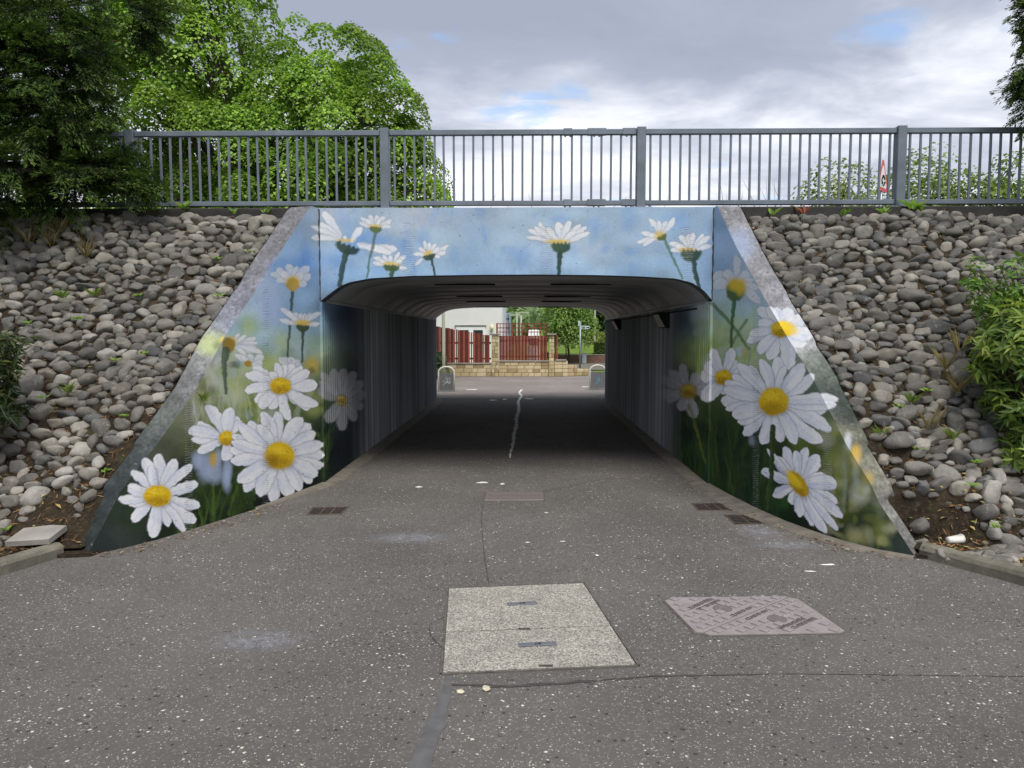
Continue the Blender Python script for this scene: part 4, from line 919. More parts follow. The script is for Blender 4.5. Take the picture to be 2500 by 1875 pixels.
# cobbles
def stone_mesh(seed):
    q = np.random.default_rng(seed)
    import bmesh
    bm = bmesh.new(); bmesh.ops.create_icosphere(bm, subdivisions=3, radius=1.0)
    o = Vector(q.uniform(-50, 50, 3)); sq = q.uniform(.75, 1.0); k = q.uniform(2.1, 3.2)
    pl = [(Vector(q.normal(0, 1, 3)).normalized(), q.uniform(.50, .90)) for _ in range(q.integers(4, 9))]
    for v in bm.verts:
        c = v.co.copy(); p = (abs(c.x) ** k + abs(c.y) ** k + abs(c.z) ** k) ** (1 / k); c /= p
        for nrm, d in pl:
            h = c.dot(nrm) - d
            if h > 0: c -= nrm * h * .75
        c *= 1 + .18 * mnoise.noise(c * 1.1 + o) + .09 * mnoise.noise(c * 2.6 + o) + .03 * mnoise.noise(c * 6 + o)
        v.co = c
    me = bpy.data.meshes.new('cobble'); bm.to_mesh(me); bm.free()
    me.polygons.foreach_set('use_smooth', np.ones(len(me.polygons), dtype=bool))
    a = me.color_attributes.new('Col', 'FLOAT_COLOR', 'POINT'); a.data.foreach_set('color', np.ones(len(me.vertices) * 4, dtype=np.float32))
    me.materials.append(M['stone']); return me
STONES = [stone_mesh(300 + i) for i in range(22)]
SVERT = [np.array([v.co[:] for v in m.vertices]) for m in STONES]
SFACE = [np.array([p.vertices[:] for p in m.polygons]) for m in STONES]
def pack(sgn, seed):
    q = np.random.default_rng(seed); asp = .70; out = []; cell = .3; hashg = {}
    def ok(x, t, r, slack):
        cx, ct = int(x // cell), int(t // cell)
        for i in (-1, 0, 1):
            for j in (-1, 0, 1):
                for (a, b, c) in hashg.get((cx + i, ct + j), ()):
                    if (a - x) ** 2 + (b - t) ** 2 < ((c + r) * slack) ** 2: return False
        return True
    tmax = 4.16 / asp
    for rad, tries, slack in ((.116, 110, .88), (.096, 420, .82), (.080, 2600, .77), (.068, 9500, .75), (.057, 17000, .76), (.046, 17000, .80), (.036, 13000, .90), (.025, 9000, 1.0)):
        for _ in range(tries):
            t = q.uniform(-.06, tmax) if q.random() < .93 else q.uniform(-.9, 0); tw = t * asp        # metres up the slope
            y = 5.84 + tw * .648
            x0 = float(wing_outer_x(sgn, np.array(y))) + sgn * rad * .92
            x = x0 + sgn * q.uniform(0, 1) ** 1.15 * 6.4
            r = rad * q.uniform(.88, 1.12)
            up = np.clip(tw / 4.1, 0, 1)
            bare = mnoise.noise(Vector((x * 1.3, tw * 1.3, seed))) * .5 + .5
            lim = np.interp(up, [0, .18, .4, .7, 1], [.46, .62, .84, 1.1, 1.1] if sgn < 0 else [.85, 1.0, 1.1, 1.1, 1.1])
            if bare > lim or any((x - k_[0]) ** 2 + (y - k_[1]) ** 2 < (d_ + r) ** 2 for k_, d_ in KEEP_CLEAR): continue
            if sgn < 0 and up < .35 and rad < .07 and q.random() < .8: continue
            if ok(x, t, r, slack):
                out.append((x, t * asp, r, up)); hashg.setdefault((int(x // cell), int(t // cell)), []).append((x, t, r))
    return out
SN = np.array([0, -SL, 1.0]); SN /= np.linalg.norm(SN); SU = np.array([0, 1.0, SL]); SU /= np.linalg.norm(SU); SX = np.array([1.0, 0, 0])
STC = [(126, 124, 120), (112, 112, 112), (140, 137, 130), (102, 102, 102), (120, 118, 112), (146, 143, 136), (108, 108, 106), (90, 94, 100), (118, 116, 112), (96, 96, 94), (150, 150, 148)]
def place_stones(sgn, bankobj, seed):
    q = np.random.default_rng(seed + 1); L = []
    for x, tw, r, up in pack(sgn, seed):
        y = 5.84 + tw * .648; z = float(bank_z(np.array(x), np.array(y)))
        a = r * q.uniform(.98, 1.14); b = r * q.uniform(.54, .80); h = r * q.uniform(.52, .80)
        if q.random() < .12: b, a = a * .95, b * 1.1
        yaw = q.normal(0, .30); tilt = q.normal(.12, .22); roll = q.normal(0, .18)
        Bs = Matrix((SX, SU, SN)).transposed()
        R = Bs @ Matrix.Rotation(yaw, 3, 'Z') @ Matrix.Rotation(tilt, 3, 'X') @ Matrix.Rotation(roll, 3, 'Y')
        col = lin(*STC[q.integers(len(STC))]) * q.uniform(.64, 1.02) * (1.10 if up < .3 else .97); col = (col * .6 + col.mean() * .4) * np.array([1.05, 1.0, .92])
        if q.random() < .02: col = lin(112, 106, 98) * q.uniform(.7, 1.0)
        if q.random() < .012: col = lin(150, 147, 139)
        P = np.array([x, y, z]) + SN * h * q.uniform(.0, .34)
        px, py = pix(P); vis = -30 < px < 2530 and 500 < py < 1400
        L.append((P, R, (a, b, h), col, int(q.integers(len(STONES))), vis, r / P[1]))
    L.sort(key=lambda s: (-int(s[5]), -s[6]))
    for P, R, sc, col, k, vis, _ in L[:300]:
        o = bpy.data.objects.new('cobble', STONES[k]); COL.objects.link(o); o.parent = bankobj
        o.matrix_local = Matrix.Translation(P) @ R.to_4x4() @ Matrix.Diagonal((*sc, 1)); o.color = (*col, 1)
    Vs, Fs, Cs, n = [], [], [], 0
    for P, R, sc, col, k, vis, _ in L[300:]:
        v = (SVERT[k] * np.array(sc)) @ np.array(R).T + P; Vs.append(v); Fs.append(SFACE[k] + n); n += len(v); Cs.append(np.tile(col, (len(v), 1)))
    if Vs:
        o = link('cobbles', mesh('cobbles', np.concatenate(Vs), np.concatenate(Fs), M['stone'], True, np.concatenate(Cs)), bankobj); tag(o, kind='stuff')
    return len(L)
nL = place_stones(-1, bankL, 41); nR = place_stones(1, bankR, 57)
print('stones', nL, nR)
# kerbs
def kerb(P, name, label, z=.11):
    t = tag(empty(name, (P[0][0], P[0][1], 0)), label, 'kerb'); P = np.asarray(P)
    d = np.r_[0, np.cumsum(np.hypot(*np.diff(P, axis=0).T))]; s = 0; k = 0
    while s < d[-1] - .2 and k < 9:
        e2 = min(s + .90, d[-1]); a = np.array([np.interp(s + .006, d, P[:, i]) for i in (0, 1)]); b = np.array([np.interp(e2 - .006, d, P[:, i]) for i in (0, 1)])
        v = b - a; L = np.linalg.norm(v); n = 9; prof_k = [(-.07, -.03), (-.07, z - .045), (-.055, z - .015), (-.025, z), (.025, z), (.055, z - .015), (.07, z - .04), (.07, -.03)]
        u = v / L; w = np.array([-u[1], u[0]]); mb = MB(); V = []
        for f in np.linspace(0, 1, n):
            for (o_, h_) in prof_k:
                j = .006 * mnoise.noise(Vector((f * 9 + k * 3, o_ * 30, h_ * 30)))
                V.append((*(a + v * f + w * (o_ + j)), h_ + j))
        m = len(prof_k); Fs = [(i * m + c, i * m + (c + 1) % m, (i + 1) * m + (c + 1) % m, (i + 1) * m + c) for i in range(n - 1) for c in range(m)] + [tuple(range(m)), tuple(range((n - 1) * m, n * m))[::-1]]
        mb.add(V, Fs); mb.build('kerb_stone', M['kerb'], t); s = e2; k += 1
    keep(t)
kerb(KL[1:5], 'path_kerb', 'rounded mossy concrete kerb beside the broken paving slab')
kerb(KR[1:5], 'path_kerb', 'rounded concrete kerb starting at the right wing wall foot')
# broken slab, cup
mb = MB(); c = on_z(92, 1318, .12); sl = [(-.19, -.11), (.15, -.12), (.19, .10), (.05, .13), (-.15, .11)]
mb.prism(sl, 0, .045); o = mb.build('paving_slab', M['concrete'], None, loc=(c[0], c[1], .135), rot=(math.radians(14), math.radians(-3), .12)); tag(o, 'broken buff paving slab leaning at the foot of the left bank', 'slab')
c = on_z(2330, 1322, .10); t = tag(empty('paper_cup', (c[0], c[1], .115), .25), 'crushed white paper cup lying behind the right kerb', 'cup')
mb = MB(); mb.tube([(-.065, 0, 0), (-.06, 0, 0), (.06, 0, .002), (.066, 0, .004)], [.026, .027, .038, .036], 14); mb.build('cup_body', simple('white_card', tuple(lin(226, 224, 216)), .6), t, True)
mb = MB(); mb.tube([(.064, 0, .004), (.071, 0, .004)], [.041, .040], 14); mb.build('rim', simple('white_card_rim', tuple(lin(210, 208, 200)), .6), t, True)
# edge beams, road and land behind
for s, x0, lab in ((-1, XL - .12, 'dark weathered concrete edge beam above the left bank'), (1, XR + .12, 'dark weathered concrete edge beam above the right bank')):
    mb = MB(); x1 = s * 16; n = 40; q = np.random.default_rng(9 + s)
    mb.box(((x0 + x1) / 2, 8.94, 3.13), (abs(x1 - x0), .40, .30), 0, .012)
    tag(mb.build('edge_beam', M['old_concrete']), lab, 'beam')
tag(link('road', mesh('road', [(-90, 9.1, 3.262), (90, 9.1, 3.262), (90, 19.9, 3.262), (-90, 19.9, 3.262)], [(0, 1, 2, 3)], M['patch'])), kind='structure')
for s in (-1, 1):
    a, b = (XL - .3, -90) if s < 0 else (XR + .3, 90)
    V = [(a, 19.9, 3.25), (b, 19.9, 3.25), (b, 23.6, 0), (a + s * .95, 23.2, 0)]
    tag(link('far_bank_left' if s < 0 else 'far_bank_right', mesh('far_bank', V, [(0, 1, 2, 3)], M['grass'])), kind='structure')
    x0, x1 = s * 15.9, s * 90
    V = [(x0, 8.76, 3.1), (x1, 8.76, 3.1), (x1, 5.9, .05), (x0, 5.9, .05), (x0, 9.1, 3.26), (x1, 9.1, 3.26)]
    tag(link('side_bank_left' if s < 0 else 'side_bank_right', mesh('side_bank', V, [(0, 1, 2, 3), (4, 5, 1, 0)], M['grass'])), kind='structure')

# ------------------------------------------------------------------ railing
RY = 8.86
rail = tag(empty('railing', (0, RY, ZTOP)), 'long grey steel railing with upright bars along the top of the underpass', 'railing')
posts = [on_y(x * 1.1302, 400, RY)[0] for x in (285, 832, 1384, 1943)]
sp = (posts[-1] - posts[0]) / 3
posts = [posts[0] - sp * 2, posts[0] - sp] + posts + [posts[-1] + sp, posts[-1] + 2 * sp]
zt_, zb_ = 4.165, 3.345
pm = MB().box((0, 0, .47), (.105, .12, .95), 0, .006).me('post', M['rail'])
plate = MB().box((0, 0, .008), (.26, .20, .016), 0, .004); plate.box((-.10, -.07, .022), (.028, .028, .014)); plate.box((.10, -.07, .022), (.028, .028, .014)); plate = plate.me('base_plate', M['rail'])
bar = MB().box((0, 0, (zt_ + zb_) / 2 - ZTOP), (.024, .024, zt_ - zb_ - .06), 0, .003).me('baluster', M['rail'])
for i, x in enumerate(posts):
    p = link('post', pm, rail, (x, 0, 0)); link('base_plate', plate, p, (0, 0, 0))
    if i < len(posts) - 1:
        x2 = posts[i + 1]
        for z, h in ((zt_, .062), (zb_, .055)):
            mb = MB().box(((x + x2) / 2, 0, z - ZTOP), (x2 - x - .105, .06, h), 0, .006); mb.build('top_rail' if z == zt_ else 'bottom_rail', M['rail'], rail)
        n = 26; gap = (x2 - x) / n
        for k in range(1, n):
            if x + gap * k < -9.5 or x + gap * k > 9.5: continue
            link('baluster', bar, rail, (x + gap * k + random.gauss(0, .0025), 0, 0), (random.gauss(0, .004), random.gauss(0, .0035), 0))
for x, w in ((posts[4] - .52, .22), (posts[4] - .86, .10), (posts[4] - .14, .16)):     # bolted expansion sleeves
    for z in (zt_, zb_):
        mb = MB().box((x, 0, z - ZTOP + .004), (w, .072, .074), 0, .004)
        for d in (-.03, .03): mb.tube([(x + d, -.01, z - ZTOP - .036), (x + d, -.01, z - ZTOP - .055)], .011, 6)
        mb.build('sleeve', M['rail'], rail)

# ------------------------------------------------------------------ covers and grates in the path
def text_mesh(txt, size, depth, mat, name='lettering'):
    cu = bpy.data.curves.new('txt', 'FONT'); cu.body = txt; cu.size = size; cu.extrude = depth; cu.align_x = 'CENTER'; cu.align_y = 'CENTER'; cu.resolution_u = 2
    o = bpy.data.objects.new('txt', cu); COL.objects.link(o); dg = bpy.context.evaluated_depsgraph_get()
    me = bpy.data.meshes.new_from_object(o.evaluated_get(dg)); me.name = name
    bpy.data.objects.remove(o); bpy.data.curves.remove(cu); me.materials.clear(); me.materials.append(mat); return me
def exposed_agg():
    t = NT('exposed_aggregate'); v = t.geo(); vo = t.voro(v, 130); n = t.noise(v, 5, 5, .6)
    sc = t.n.new('ShaderNodeSeparateColor'); t.l.new(vo.outputs['Color'], sc.inputs[0])
    c = t.ramp(sc.outputs[0], [(0, srgb(106, 102, 95)), (.35, srgb(152, 147, 136)), (.75, srgb(172, 168, 157)), (1, srgb(206, 202, 190))])
    c = t.mix(t.rng(n, .42, .70, 0, .40), c, srgb(112, 108, 101)); c = t.mix(t.rng(t.noise(v, 70, 3), .55, .7, 0, .5), c, srgb(84, 80, 74))
    t.bump(t.math('SUBTRACT', sc.outputs[1], vo.outputs['Distance']), .5, .005); return t.fin(c, .92, 0, .2)
AGG = exposed_agg(); FRAME = simple('worn_steel_edge', tuple(lin(112, 106, 98)), .6, .4, .3, 12, .2); PLATE = simple('grey_plate', tuple(lin(108, 111, 117)), .6, .2, .15, 20, .1)
cv = [np.array(g2(*p)) for p in ((967, 1272), (1262, 1260), (1380, 1440), (952, 1458))]      # TL TR BR BL
ctr = sum(cv) / 4
t = tag(empty('footway_cover', (ctr[0], ctr[1], 0)), 'large pale concrete inspection cover in two slabs with BT plates', 'cover')
q4 = lambda u, v: ((1 - u) * (1 - v) * cv[3] + u * (1 - v) * cv[2] + u * v * cv[1] + (1 - u) * v * cv[0]) - ctr
fr = MB()
for (u0, v0), (u1, v1) in (((0, 0), (1, 0)), ((1, 0), (1, 1)), ((1, 1), (0, 1)), ((0, 1), (0, 0))):
    a, b = q4(u0, v0), q4(u1, v1); m = (a + b) / 2; d = b - a; L = np.linalg.norm(d)
    fr.box((m[0], m[1], -.012), (L + .012, .012, .04), math.atan2(d[1], d[0]))
fr.build('frame', FRAME, t)
for v0, v1 in ((.012, .405), (.412, .988)):
    mb = MB(); mb.prism([q4(.012, v0), q4(.988, v0), q4(.988, v1), q4(.012, v1)], -.03, .007 if v0 < .1 else .0085); mb.build('slab', AGG, t)
mbk = MB()
for (u, v, w_, r_) in ((.52, .235, .22, .02), (.50, .72, .20, .05)):
    p = q4(u, v); a = math.atan2(*(q4(.9, v) - q4(.1, v))[::-1]) + r_
    pl = MB().box((0, 0, 0), (w_, .045, .006), 0, .002).build('plate', PLATE, t, loc=(p[0], p[1], .0115), rot=(0, 0, a))
    link('lettering', text_mesh('BT', .036, .0008, M['dark']), pl, (.0, 0, .0036), (0, 0, math.pi))
for (u, v) in ((.47, .41), (.53, .03)):
    p = q4(u, v); MB().box((p[0], p[1], .0075), (.075, .022, .004)).build('keyhole', M['crack'], t)
STEEL = simple('brown_cast_steel', tuple(lin(150, 142, 140)), .6, .1, .14, 7, .15); STEELD = simple('raised_cast_steel', tuple(lin(112, 104, 101)), .65, .1, .2, 16, .15)
# telecom cover: a parallelogram of two triangular leaves
pc = lambda x, y: np.array(on_z(1600 + x * .226, 1430 + y * .226)[:2])
corner = [pc(100, 172), pc(200, 140), pc(1400, 126), pc(1540, 155), pc(2045, 500), pc(1990, 520), pc(580, 545), pc(430, 510)]
ctr = sum(corner) / 8
t = tag(empty('steel_cover', (ctr[0], ctr[1], 0)), 'brown cast steel manhole cover with raised treads and lettering', 'cover')
mb = MB(); mb.prism([ctr * 0 + (c - ctr) * 1.03 for c in corner[::-1]], -.04, .004); mb.build('frame', FRAME, t)
A_, B_ = pc(1440, 138) - ctr, pc(520, 520) - ctr
lf = lambda P: [p - ctr for p in P]
L1 = lf([corner[0], corner[1], corner[2], pc(1432, 137), pc(512, 522), corner[7]])[::-1]
L2 = lf([pc(1446, 140), corner[3], corner[4], corner[5], corner[6], pc(530, 525)])[::-1]
for P in (L1, L2): mb = MB(); mb.prism(P, -.03, .009); mb.build('leaf', STEEL, t)
tread = MB().box((0, 0, .0035), (.050, .050, .016), math.pi / 4, .002).me('tread', STEEL)
TRP = [(205, 165), (420, 165), (640, 158), (865, 157), (1080, 153), (1300, 148), (255, 220), (310, 278), (790, 185), (1010, 183), (1230, 178), (715, 213), (935, 210), (1155, 207), (545, 273), (860, 240), (1085, 238), (460, 307), (700, 303), (370, 338), (615, 335), (530, 370), (770, 363), (440, 402), (685, 397), (600, 432), (505, 467),
       (1455, 180), (1385, 210), (1320, 240), (1245, 270), (1540, 237), (1470, 270), (1400, 300), (1330, 333), (1635, 298), (1560, 333), (1490, 365), (930, 402), (1170, 402), (850, 435), (1095, 432), (1335, 435), (765, 470), (1015, 467), (1260, 465), (675, 508), (930, 503), (1180, 502), (1435, 498), (1690, 497), (1930, 497), (1825, 430), (1740, 362)]
for p in TRP:
    c = pc(*p) - ctr; link('tread', tread, t, (c[0], c[1], .0085))
for p in ((725, 262), (1315, 375)):
    c = pc(*p) - ctr; mb = MB(); mb.tube([(c[0], c[1], .008), (c[0], c[1], .0125)], .062, 20); bo = mb.build('boss', STEELD, t)
dv = pc(1900, 250) - pc(1000, 560) ; ang = math.atan2(dv[1], dv[0])
for p, s_, tx in (((480, 215), .085, 'CLARKSTEEL'), ((580, 225), .07, 'DRAIN LEEDS'), ((930, 300), .075, 'CLASS D 400'), ((1095, 335), .075, 'CLASS D 400'), ((1480, 425), .085, 'UNBREAKABLE'), ((1600, 425), .075, 'CLARKSTEEL')):
    c = pc(*p) - ctr; a = pc(p[0] - 140, p[1] + 62) - pc(p[0] + 140, p[1] - 62); an = math.atan2(-a[1], -a[0])
    L = np.linalg.norm(a); me = text_mesh(tx, L / len(tx) * 1.55, .003, STEELD); link('lettering', me, t, (c[0], c[1], .0115), (0, 0, an))
# small tread cover by the tunnel mouth
c3c = lambda x, y: np.array(on_z(1100 + x * .1582, 1150 + y * .1582)[:2])
cc = [c3c(545, 330), c3c(1435, 325), c3c(1450, 458), c3c(510, 462)]; ctr = sum(cc) / 4
t = tag(empty('tread_cover', (ctr[0], ctr[1], 0)), 'rusty brown rectangular cover with curved treads at the tunnel mouth', 'cover')
mb = MB(); mb.prism([(p - ctr) * 1.02 for p in cc[::-1]], -.03, .004); mb.build('frame', FRAME, t)
mb = MB(); mb.prism([(p - ctr) * .97 for p in cc[::-1]], -.02, .007); mb.build('lid', STEEL, t)
tr2 = MB().box((0, 0, .003), (.062, .036, .010), 0, .003).me('tread', STEELD)
ux, uy = (cc[1] - cc[0] + cc[2] - cc[3]) / 2, (cc[0] - cc[3] + cc[1] - cc[2]) / 2
for i in range(13):
    for j in range(6):
        p = ux * ((i + .5 + (.0 if j % 2 else .25)) / 13.4 - .5) + uy * ((j + .5) / 6 - .5) * .94; link('tread', tr2, t, (p[0], p[1], .007))
# drain grates
RUST = simple('rusty_iron', tuple(lin(92, 78, 66)), .8, .3, .4, 18, .4)
def grate(P, label, dark_corner=None):
    P = [np.array(p) for p in P]; ctr = sum(P) / 4; t = tag(empty('drain_grate', (ctr[0], ctr[1], 0)), label, 'grate', 'drain grates at the tunnel mouth')
    P = [p - ctr for p in P]; q = lambda u, v: (1 - u) * (1 - v) * P[3] + u * (1 - v) * P[2] + u * v * P[1] + (1 - u) * v * P[0]
    mb = MB(); mb.prism([p * 1.0 for p in P[::-1]], -.05, .001); mb.build('pit', M['dark'], t)
    mb = MB()
    for a, b in ((0, 1), (1, 2), (2, 3), (3, 0)):
        m = (P[a] + P[b]) / 2; d = P[b] - P[a]; mb.box((m[0], m[1], 0), (np.linalg.norm(d) + .02, .022, .010), math.atan2(d[1], d[0]), .003)
    mb.build('frame', RUST, t)
    d = q(1, .5) - q(0, .5)
    for v in np.linspace(.16, .84, 5):
        m = q(.5, v); d = q(1, v) - q(0, v); MB().box((m[0], m[1], .0), (np.linalg.norm(d),   .009, .006), math.atan2(d[1], d[0])).build('bar', RUST, t)
    for u in (.36, .66):
        a, b = q(u, 0), q(u, 1); m = (a + b) / 2; d = b - a; MB().box((m[0], m[1], .001), (np.linalg.norm(d), .02, .009), math.atan2(d[1], d[0])).build('cross_bar', RUST, t)
c8 = lambda x, y: on_z(x * .4521, 1200 + y * .4521)[:2]
grate([c8(1690, 88), c8(1880, 84), c8(1840, 122), c8(1660, 127)], 'rusty drain grate beside the largest painted daisy')
c7 = lambda x, y: on_z(900 + x * .5877, 1150 + y * .5877)[:2]
grate([c7(1345, 136), c7(1465, 134), c7(1518, 163), c7(1372, 164)], 'rusty drain grate further into the mouth beside the concrete edging')
grate([c7(1480, 184), c7(1640, 182), c7(1700, 218), c7(1525, 222)], 'rusty drain grate nearer the tilted painted daisy')
# loose pebbles and leaves on the path
q = np.random.default_rng(77)
for px, py, r, lab in ((1124, 1692, .016, 'pale cream pebble beside the end of the tar strip'), (1187, 1685, .020, 'long cream pebble in the crack below the concrete cover'), (1981, 1291, .022, 'small buff snail shell at the foot of the painted wall')):
    P = on_z(px, py); o = link('pebble', STONES[3].copy(), None, (P[0], P[1], r * .45 + (.02 if px > 1900 else 0)), (0, 0, q.uniform(0, 3)), (r * 1.3, r, r * .6)); o.color = (*lin(216, 208, 180), 1)
    o.data.name = 'pebble'; tag(o, lab, 'pebble')

# ------------------------------------------------------------------ leaves
def leaf_mesh(name, P, D, N, L, W, cols, mat, fold=.25, cup=0.0):
    """n folded leaves: base P, axis D, face normal N, length L, width W"""
    n = len(P); D = D / (np.linalg.norm(D, axis=1)[:, None] + 1e-9); S = np.cross(D, N); S /= np.linalg.norm(S, axis=1)[:, None] + 1e-9; N = np.cross(S, D)
    L = np.broadcast_to(np.asarray(L, float), (n,))[:, None]; W = np.broadcast_to(np.asarray(W, float), (n,))[:, None]
    a = P; tip = P + D * L - N * L * cup; l = P + D * L * .45 + S * W * .5 + N * W * fold; r = P + D * L * .45 - S * W * .5 + N * W * fold
    V = np.stack([a, l, tip, r], 1).reshape(-1, 3); i = np.arange(n)[:, None] * 4
    Fq = np.concatenate([i + np.array([[0, 2, 1]]), i + np.array([[0, 3, 2]])])
    return mesh(name, V, Fq, mat, False, np.repeat(cols, 4, axis=0))
def unit(v): return v / (np.linalg.norm(v, axis=-1, keepdims=True) + 1e-9)
def mixcol(q, n, stops, jit=.15):
    c = np.array([lin(*s) for s in stops]); k = q.integers(len(c), size=n); return c[k] * (1 + q.uniform(-jit, jit, (n, 1)))
def broadleaf_tree(name, label, base, lobes, nclump, nleaf, size, stops, seed, trunk_r=.25, clump=(.9, .35), cat='tree', group=None, top=(1.0, .7), trunk=True, sparse=0.0):
    """lobes: (centre, radii); umbrella shaped leaf sprays are laid through the shell of each lobe"""
    q = np.random.default_rng(seed); t = tag(empty(name, base), label, cat, group); base = np.array(base)
    Cs = []; w = np.array([l[1][0] * l[1][1] + l[1][0] * l[1][2] for l in lobes]); w = w / w.sum()
    for l, k in zip(lobes, (w * nclump).astype(int)):
        d = unit(q.normal(0, 1, (k, 3))); rr = q.uniform(.45, 1.0, (k, 1)) ** .55
        Cs.append(np.array(l[0]) + d * rr * np.array(l[1]) * (1 + q.normal(0, .05, (k, 1))))
    C = np.concatenate(Cs); cl = np.concatenate([np.tile(np.array(l[0]), (k, 1)) for l, k in zip(lobes, (w * nclump).astype(int))])
    outd = unit(unit(C - cl) * np.array([.75, .75, .3]) + np.array([0, 0, .75]))
    per = nleaf // len(C); P, D, N, co = [], [], [], []
    tint = q.uniform(.62, 1.25, len(C)); yel = q.random(len(C)) ** 3
    for i, c in enumerate(C):
        m = int(per * q.uniform(.6, 1.4)); r = clump[0] * q.uniform(.6, 1.25)
        u = unit(np.cross(outd[i], [0.3, .2, 1.0]) + 1e-6); v = np.cross(outd[i], u)
        rad = np.sqrt(q.random(m)); th = q.uniform(0, 2 * math.pi, m)
        dome = (1 - rad ** 2) * clump[1] * r + q.normal(0, .06 * r, m)
        rd = np.cos(th)[:, None] * u + np.sin(th)[:, None] * v
        p = c + rd * rad[:, None] * r + outd[i] * dome[:, None] - np.array([0, 0, 1.0]) * (rad ** 2.5 * .50 * r)[:, None]
        P.append(p); dd = unit(rd + q.normal(0, .4, (m, 3)) - np.array([0, 0, .30])); D.append(dd)
        N.append(unit(outd[i] * .6 + rd * .25 + q.normal(0, .30, (m, 3)) + np.array([0, 0, .9])))
        cc = mixcol(q, m, stops) * tint[i]; cc = cc * (1 - .35 * yel[i]) + cc * np.array([1.35, 1.15, .7]) * .35 * yel[i]; co.append(cc)
    P, D, N, co = map(np.concatenate, (P, D, N, co)); L = size * q.uniform(.7, 1.25, len(P))
    link('crown', leaf_mesh('crown', P - base, D, N, L, L * .95, np.clip(co, .004, .8), M['leaf'], .18, .12), t)
    if trunk:
        mb = MB(); zc = min(l[0][2] for l in lobes); j = lambda s: q.normal(0, s, 3)
        mid = np.array([base[0], base[1], base[2] + (zc - base[2]) * .6]); tp = np.array([base[0], base[1], zc])
        mb.tube([base * 0, (mid - base) * .5 + j(.05), mid - base + j(.08), tp - base], [trunk_r * 1.25, trunk_r, trunk_r * .8, trunk_r * .6], 10)
        link('trunk', mb.me('trunk', M['bark'], True), t); br = MB()
        for l in lobes:
            for _ in range(5):
                e_ = np.array(l[0]) + unit(q.normal(0, 1, 3)) * np.array(l[1]) * .75 - base; s0 = (mid - base) + (tp - mid) * q.random()
                m_ = (s0 + e_) / 2 + np.array([0, 0, .25]) * np.linalg.norm(e_ - s0) * .4
                br.tube([s0, m_, e_], [trunk_r * .38, trunk_r * .22, trunk_r * .06], 6)
        link('limbs', br.me('limbs', M['bark'], True), t)
    return t
k2 = 1.1302
def V3(x, y, d): return tuple(on_y(x * k2, y * k2, d))
SYC = [(136, 170, 66), (152, 186, 76), (118, 156, 60), (166, 198, 86), (104, 140, 58), (142, 170, 84)]
D = 27.0
lob = lambda x, y, d, r: (V3(x, y, d), r)
broadleaf_tree('sycamore_tree', 'big bright green sycamore standing behind the railing', (V3(560, 500, D)[0], D, 0.0),
    [lob(665, 215, D, (3.0, 3.2, 3.3)), lob(745, 215, D, (2.4, 2.6, 2.4)), lob(775, 310, D - .5, (2.9, 3.0, 2.6)), lob(820, 390, D, (2.1, 2.6, 2.0)), lob(860, 420, D, (1.7, 2.0, 1.4)), lob(620, 400, D - 1, (3.0, 3, 2.2)), lob(420, 120, D, (3.3, 3.5, 2.8)), lob(300, 230, D + .5, (3.3, 3.3, 2.8)), lob(430, 330, D - 1.5, (2.8, 2.8, 2.4)), lob(455, -20, D, (1.6, 2.2, 2.2)), lob(300, 30, D + 1, (2.6, 3, 3.0)), lob(420, 470, D, (4.0, 3, 2.0)), lob(640, 500, D, (3.6, 3, 1.8)), lob(230, 400, D, (2.6, 3, 2.4))],
    560, 190000, .118, SYC, 21, .34, (.86, .42))
BUSHC = [(136, 154, 90), (150, 166, 104), (122, 142, 78), (162, 174, 116)]
broadleaf_tree('rowan_tree', 'thin leafed sapling behind the railing left of the warning sign', (V3(1810, 500, 22)[0], 22, 2.2),
    [lob(1815, 400, 22, (1.0, .9, .9)), lob(1780, 430, 22, (1.0, .8, .6)), lob(1850, 420, 22.3, (.9, .8, .8))], 80, 1300, .11, BUSHC, 31, .05, (.45, .3), group='small trees behind the railing')
broadleaf_tree('hawthorn_tree', 'dense small tree behind the railing right of the warning sign', (V3(2000, 500, 24)[0], 24, 1.4),
    [lob(1985, 400, 24, (1.2, 1.2, 1.1)), lob(1960, 430, 24, (1.4, 1, .7)), lob(2060, 420, 24, (1.1, 1.0, .7))], 100, 3300, .13, [(136, 158, 92), (150, 170, 104), (122, 146, 82)], 32, .08, (.55, .35), group='small trees behind the railing')
broadleaf_tree('elder_bush', 'low spreading bush behind the railing at its far right end', (V3(2130, 500, 23)[0], 23, 1.6),
    [lob(2120, 430, 23, (1.1, 1, .5)), lob(2205, 400, 23, (.8, 1, 1.3)), lob(2180, 440, 23, (1.0, 1, .6))], 80, 2600, .13, [(130, 156, 78), (146, 168, 92), (116, 142, 70)], 33, .06, (.5, .35), 'bush', group='small trees behind the railing')

